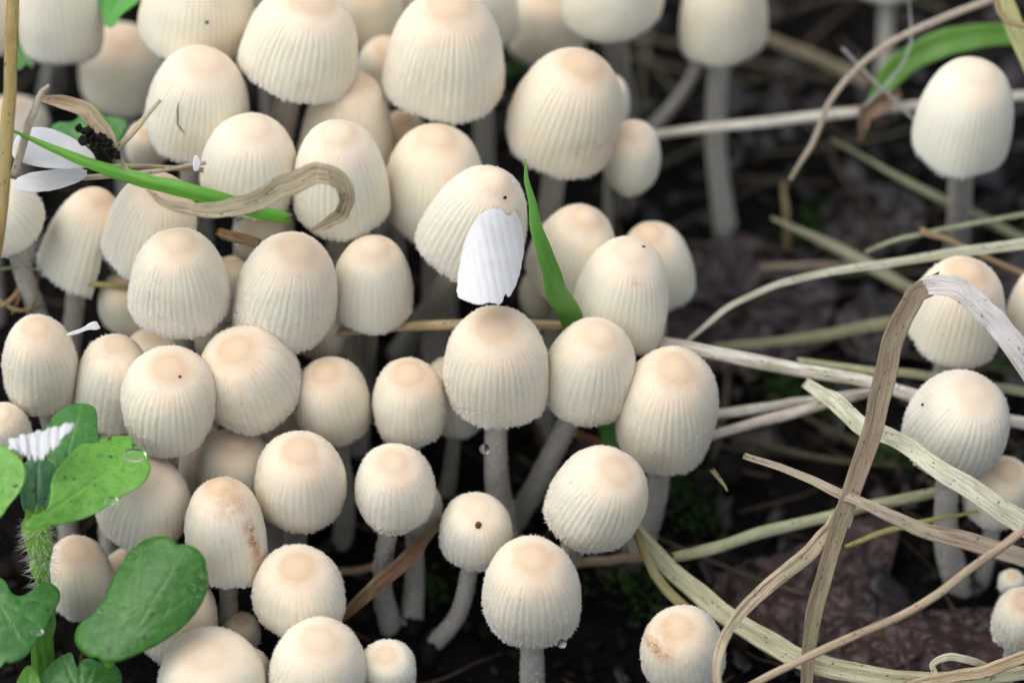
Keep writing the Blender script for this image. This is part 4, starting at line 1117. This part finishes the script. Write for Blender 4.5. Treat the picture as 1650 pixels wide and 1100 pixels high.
# crack on the cracked cap
pp = [cap_hit(x, y, 'hairline crack') for x, y in [(288, 165), (286.5, 178), (286, 190), (287, 200), (291, 208), (298, 215)]]
cr = strip('crack', [((p @ RT) / ((DIST + p @ FW) / DIST * MPP) + 825, 550 - (p @ UP) / ((DIST + p @ FW) / DIST * MPP), float(p @ FW) - .02) for p in pp], [1, 2.6, 2.2, 2.4, 1], .4, BROWN, (.2, .08, .03), caps[16]['cap'], nseg=24)


def lumps(name, centers, radii, mat, seed, label=None, cat=None):
    gen = np.random.default_rng(seed)
    phi_ = (1 + 5 ** .5) / 2
    iv = norm(np.array([(-1, phi_, 0), (1, phi_, 0), (-1, -phi_, 0), (1, -phi_, 0), (0, -1, phi_), (0, 1, phi_), (0, -1, -phi_), (0, 1, -phi_), (phi_, 0, -1), (phi_, 0, 1), (-phi_, 0, -1), (-phi_, 0, 1)], float))
    fi = [(0, 11, 5), (0, 5, 1), (0, 1, 7), (0, 7, 10), (0, 10, 11), (1, 5, 9), (5, 11, 4), (11, 10, 2), (10, 7, 6), (7, 1, 8), (3, 9, 4), (3, 4, 2), (3, 2, 6), (3, 6, 8), (3, 8, 9), (4, 9, 5), (2, 4, 11), (6, 2, 10), (8, 6, 7), (9, 8, 1)]
    vv = list(iv); ff = []
    cache = {}

    def mid(a, b):
        k_ = (min(a, b), max(a, b))
        if k_ not in cache:
            m_ = vv[a] + vv[b]
            vv.append(m_ / np.linalg.norm(m_)); cache[k_] = len(vv) - 1
        return cache[k_]
    for a, b, c_ in fi:
        x, y, z = mid(a, b), mid(b, c_), mid(c_, a)
        ff += [(a, x, z), (b, y, x), (c_, z, y), (x, y, z)]
    iv = np.array(vv); ff = np.array(ff)
    n = len(centers); m = len(iv)
    sc3 = gen.uniform(.55, 1.25, (n, 1, 3)) * radii[:, None, None]
    v = iv[None] * gen.uniform(.72, 1.22, (n, m, 1)) * sc3 + centers[:, None, :]
    f = (ff[None] + (np.arange(n) * m)[:, None, None]).reshape(-1, 3)
    o = mesh_obj(name, v.reshape(-1, 3), [f], mat, None, (0, 0, 0))
    o['kind'] = 'stuff'
    if label:
        tag(o, label, cat)
    return o


sp_ = np.random.default_rng(33)
clump = lumps('soil_clump', np.array([P(x + sp_.normal(0, 2), y + sp_.normal(0, 2), -14.4 + sp_.normal(0, .3)) for x, y in soil_spots for _ in range(3)]), sp_.uniform(.22, .62, 51), CRUMB, 12, 'black crumbs of soil stuck to the curled dead leaf', 'soil clump')
del clump['kind']

n = 2600
cx = rng.uniform(-75, 75, n); cy = rng.uniform(-60, 115, n)
cr_ = np.exp(rng.normal(-.35, .6, n)).clip(.25, 3.0)
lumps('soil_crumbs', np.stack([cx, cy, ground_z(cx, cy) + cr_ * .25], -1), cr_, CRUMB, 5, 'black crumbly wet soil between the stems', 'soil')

# rotten litter fibres lying on the soil
nl = 420
vv, ff = [], []
for k in range(nl):
    x0, y0 = rng.uniform(-70, 75), rng.uniform(-55, 110)
    a = rng.uniform(0, math.pi); ln = rng.uniform(3, 14); wd = rng.uniform(.25, .9)
    m = 8
    tt = np.linspace(-.5, .5, m)
    bendv = rng.uniform(-.25, .25)
    xs = x0 + ln * (tt * math.cos(a) - bendv * tt * tt * math.sin(a))
    ys = y0 + ln * (tt * math.sin(a) + bendv * tt * tt * math.cos(a))
    zs = ground_z(xs, ys) + .5 + rng.uniform(0, 1.6)
    zs = np.full(m, zs.max()) * .5 + zs * .5
    nxv, nyv = -math.sin(a) * wd / 2, math.cos(a) * wd / 2
    b0 = len(vv)
    for i in range(m):
        s_ = 1 - .5 * abs(tt[i]) * 2
        vv += [(xs[i] - nxv * s_, ys[i] - nyv * s_, zs[i]), (xs[i], ys[i], zs[i] + wd * .3), (xs[i] + nxv * s_, ys[i] + nyv * s_, zs[i]), (xs[i], ys[i], zs[i] - wd * .2)]
    for i in range(m - 1):
        for j in range(4):
            ff.append((b0 + i * 4 + j, b0 + i * 4 + (j + 1) % 4, b0 + (i + 1) * 4 + (j + 1) % 4, b0 + (i + 1) * 4 + j))
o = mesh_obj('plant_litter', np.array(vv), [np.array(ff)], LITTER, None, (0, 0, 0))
o['kind'] = 'stuff'
tag(o, 'dark rotten plant fibres scattered over the soil', 'plant litter')

# broken pieces of dead leaves among the litter
def plates(name, spots, seed, mat, color, label, cat):
    gen = np.random.default_rng(seed)
    vs_, fs_ = [], []
    for (x0, y0, rad) in spots:
        m = 14
        a = np.linspace(0, 2 * math.pi, m, endpoint=False)
        rr_ = rad * gen.uniform(.55, 1.15, m) * (1 + .3 * np.cos(2 * a + gen.uniform(0, 6)))
        tl_ = gen.normal(0, .28, 2); cu = gen.uniform(-.12, .12, 2)
        z0 = float(ground_z(x0, y0)) + .5 + gen.uniform(0, 1.4)
        pts_ = []
        for f_ in (0.0, .5, 1.0):
            lx, ly = rr_ * f_ * np.cos(a), rr_ * f_ * np.sin(a)
            lz = tl_[0] * lx + (tl_[1] + .25) * ly + cu[0] * lx * lx + cu[1] * ly * ly + gen.normal(0, .12, m) * f_
            pts_.append(np.stack([x0 + lx, y0 + ly, z0 + lz], -1))
        top_ = np.concatenate(pts_)
        b0 = sum(len(q_) for q_ in vs_)
        vs_.append(np.concatenate([top_, top_ - [0, 0, .2]]))
        g1 = grid_quads(3, m)
        e_ = 2 * m + np.arange(m); e2_ = 2 * m + (np.arange(m) + 1) % m
        fs_.append(np.concatenate([g1, g1[:, ::-1] + 3 * m, np.stack([e_, e2_, e2_ + 3 * m, e_ + 3 * m], -1)]) + b0)
    o = mesh_obj(name, np.concatenate(vs_), [np.concatenate(fs_)], mat, None, (0, 0, 0))
    o['kind'] = 'stuff'
    o.color = color + (1,)
    tag(o, label, cat)
    return o


sp_ = np.random.default_rng(77)
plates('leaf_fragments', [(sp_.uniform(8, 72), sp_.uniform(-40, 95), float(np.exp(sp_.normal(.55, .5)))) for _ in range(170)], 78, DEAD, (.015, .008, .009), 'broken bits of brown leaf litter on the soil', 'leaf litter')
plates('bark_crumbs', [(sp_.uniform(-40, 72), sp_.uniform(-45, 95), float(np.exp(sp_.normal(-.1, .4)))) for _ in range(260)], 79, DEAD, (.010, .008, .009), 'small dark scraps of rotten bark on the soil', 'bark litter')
# fine tangled dry stalks beyond the cluster
vs_, fs_ = [], []
for k in range(34):
    x0, y0 = sp_.uniform(14, 78), sp_.uniform(-8, 95)
    a = sp_.normal(.1, .75); ln = sp_.uniform(14, 46); rad = sp_.uniform(.16, .42)
    m = 14
    tt = np.linspace(-.5, .5, m); bd = sp_.normal(0, .22)
    xs = x0 + ln * (tt * math.cos(a) - bd * tt * tt * math.sin(a)); ys = y0 + ln * (tt * math.sin(a) + bd * tt * tt * math.cos(a))
    zs = float(ground_z(x0, y0)) + .288 * (ys - y0) + 1.2 + sp_.uniform(0, 3) + ln * sp_.normal(0, .07) * tt
    pc = np.stack([xs, ys, zs], -1)
    tg = norm(np.gradient(pc, axis=0)); e1 = norm(np.cross(tg, [0, 0, 1.0])); e2 = np.cross(tg, e1)
    aa = np.linspace(0, 2 * math.pi, 6, endpoint=False)
    v_ = pc[:, None, :] + rad * (1 - .5 * np.abs(tt))[:, None, None] * (e1[:, None, :] * np.cos(aa)[None, :, None] + e2[:, None, :] * np.sin(aa)[None, :, None])
    fs_.append(grid_quads(m, 6) + k * m * 6); vs_.append(v_.reshape(-1, 3))
vsn = np.concatenate(vs_)
o = mesh_obj('dry_stalks', vsn, [np.concatenate(fs_)], mat_simple('dark_stalk', (.03, .025, .015), .6, None, .3, 8, (.10, .088, .05)), None, (0, 0, 0), {'s': vsn[:, 0], 't': vsn[:, 1]})
o['kind'] = 'stuff'
o.color = (.15, .13, .08, 1)
tag(o, 'fine tangled dry stalks over the dark litter at the right', 'dry stalks')

# moss tufts
pos, nrm = [], []
for (mx, my, cnt, spread) in [(1010, 945, 90, 36), (1050, 985, 40, 30), (1100, 800, 160, 26), (1230, 600, 60, 16), (980, 880, 110, 26), (1440, 745, 90, 22), (690, 960, 70, 18), (1120, 850, 70, 22), (1260, 640, 130, 24), (835, 110, 90, 26), (1290, 380, 60, 30), (1620, 600, 70, 20), (1340, 660, 60, 18)]:
    x, y = mx + rng.normal(0, spread, cnt), my + rng.normal(0, spread * .6, cnt)
    dg = on_ground(x, y)
    for k in range(cnt):
        p = P(x[k], y[k], dg[k])
        p[2] += abs(rng.normal(0, 1.2))
        pos.append(p)
        nrm.append((rng.normal(0, .7), rng.normal(0, .7), 1))
pos, nrm = np.array(pos), np.array(nrm)
v, f = spikes(pos, norm(nrm), rng.uniform(.12, .3, len(pos)), rng.uniform(.7, 1.8, len(pos)), .4, rng)
o = mesh_obj('moss', v, [f], MOSS, None, (0, 0, 0), smooth=False)
o['kind'] = 'stuff'
tag(o, 'small green moss tufts on the dark soil', 'moss')
for o in bpy.data.objects:
    for k in ('_o', '_n'):
        if k in o:
            del o[k]
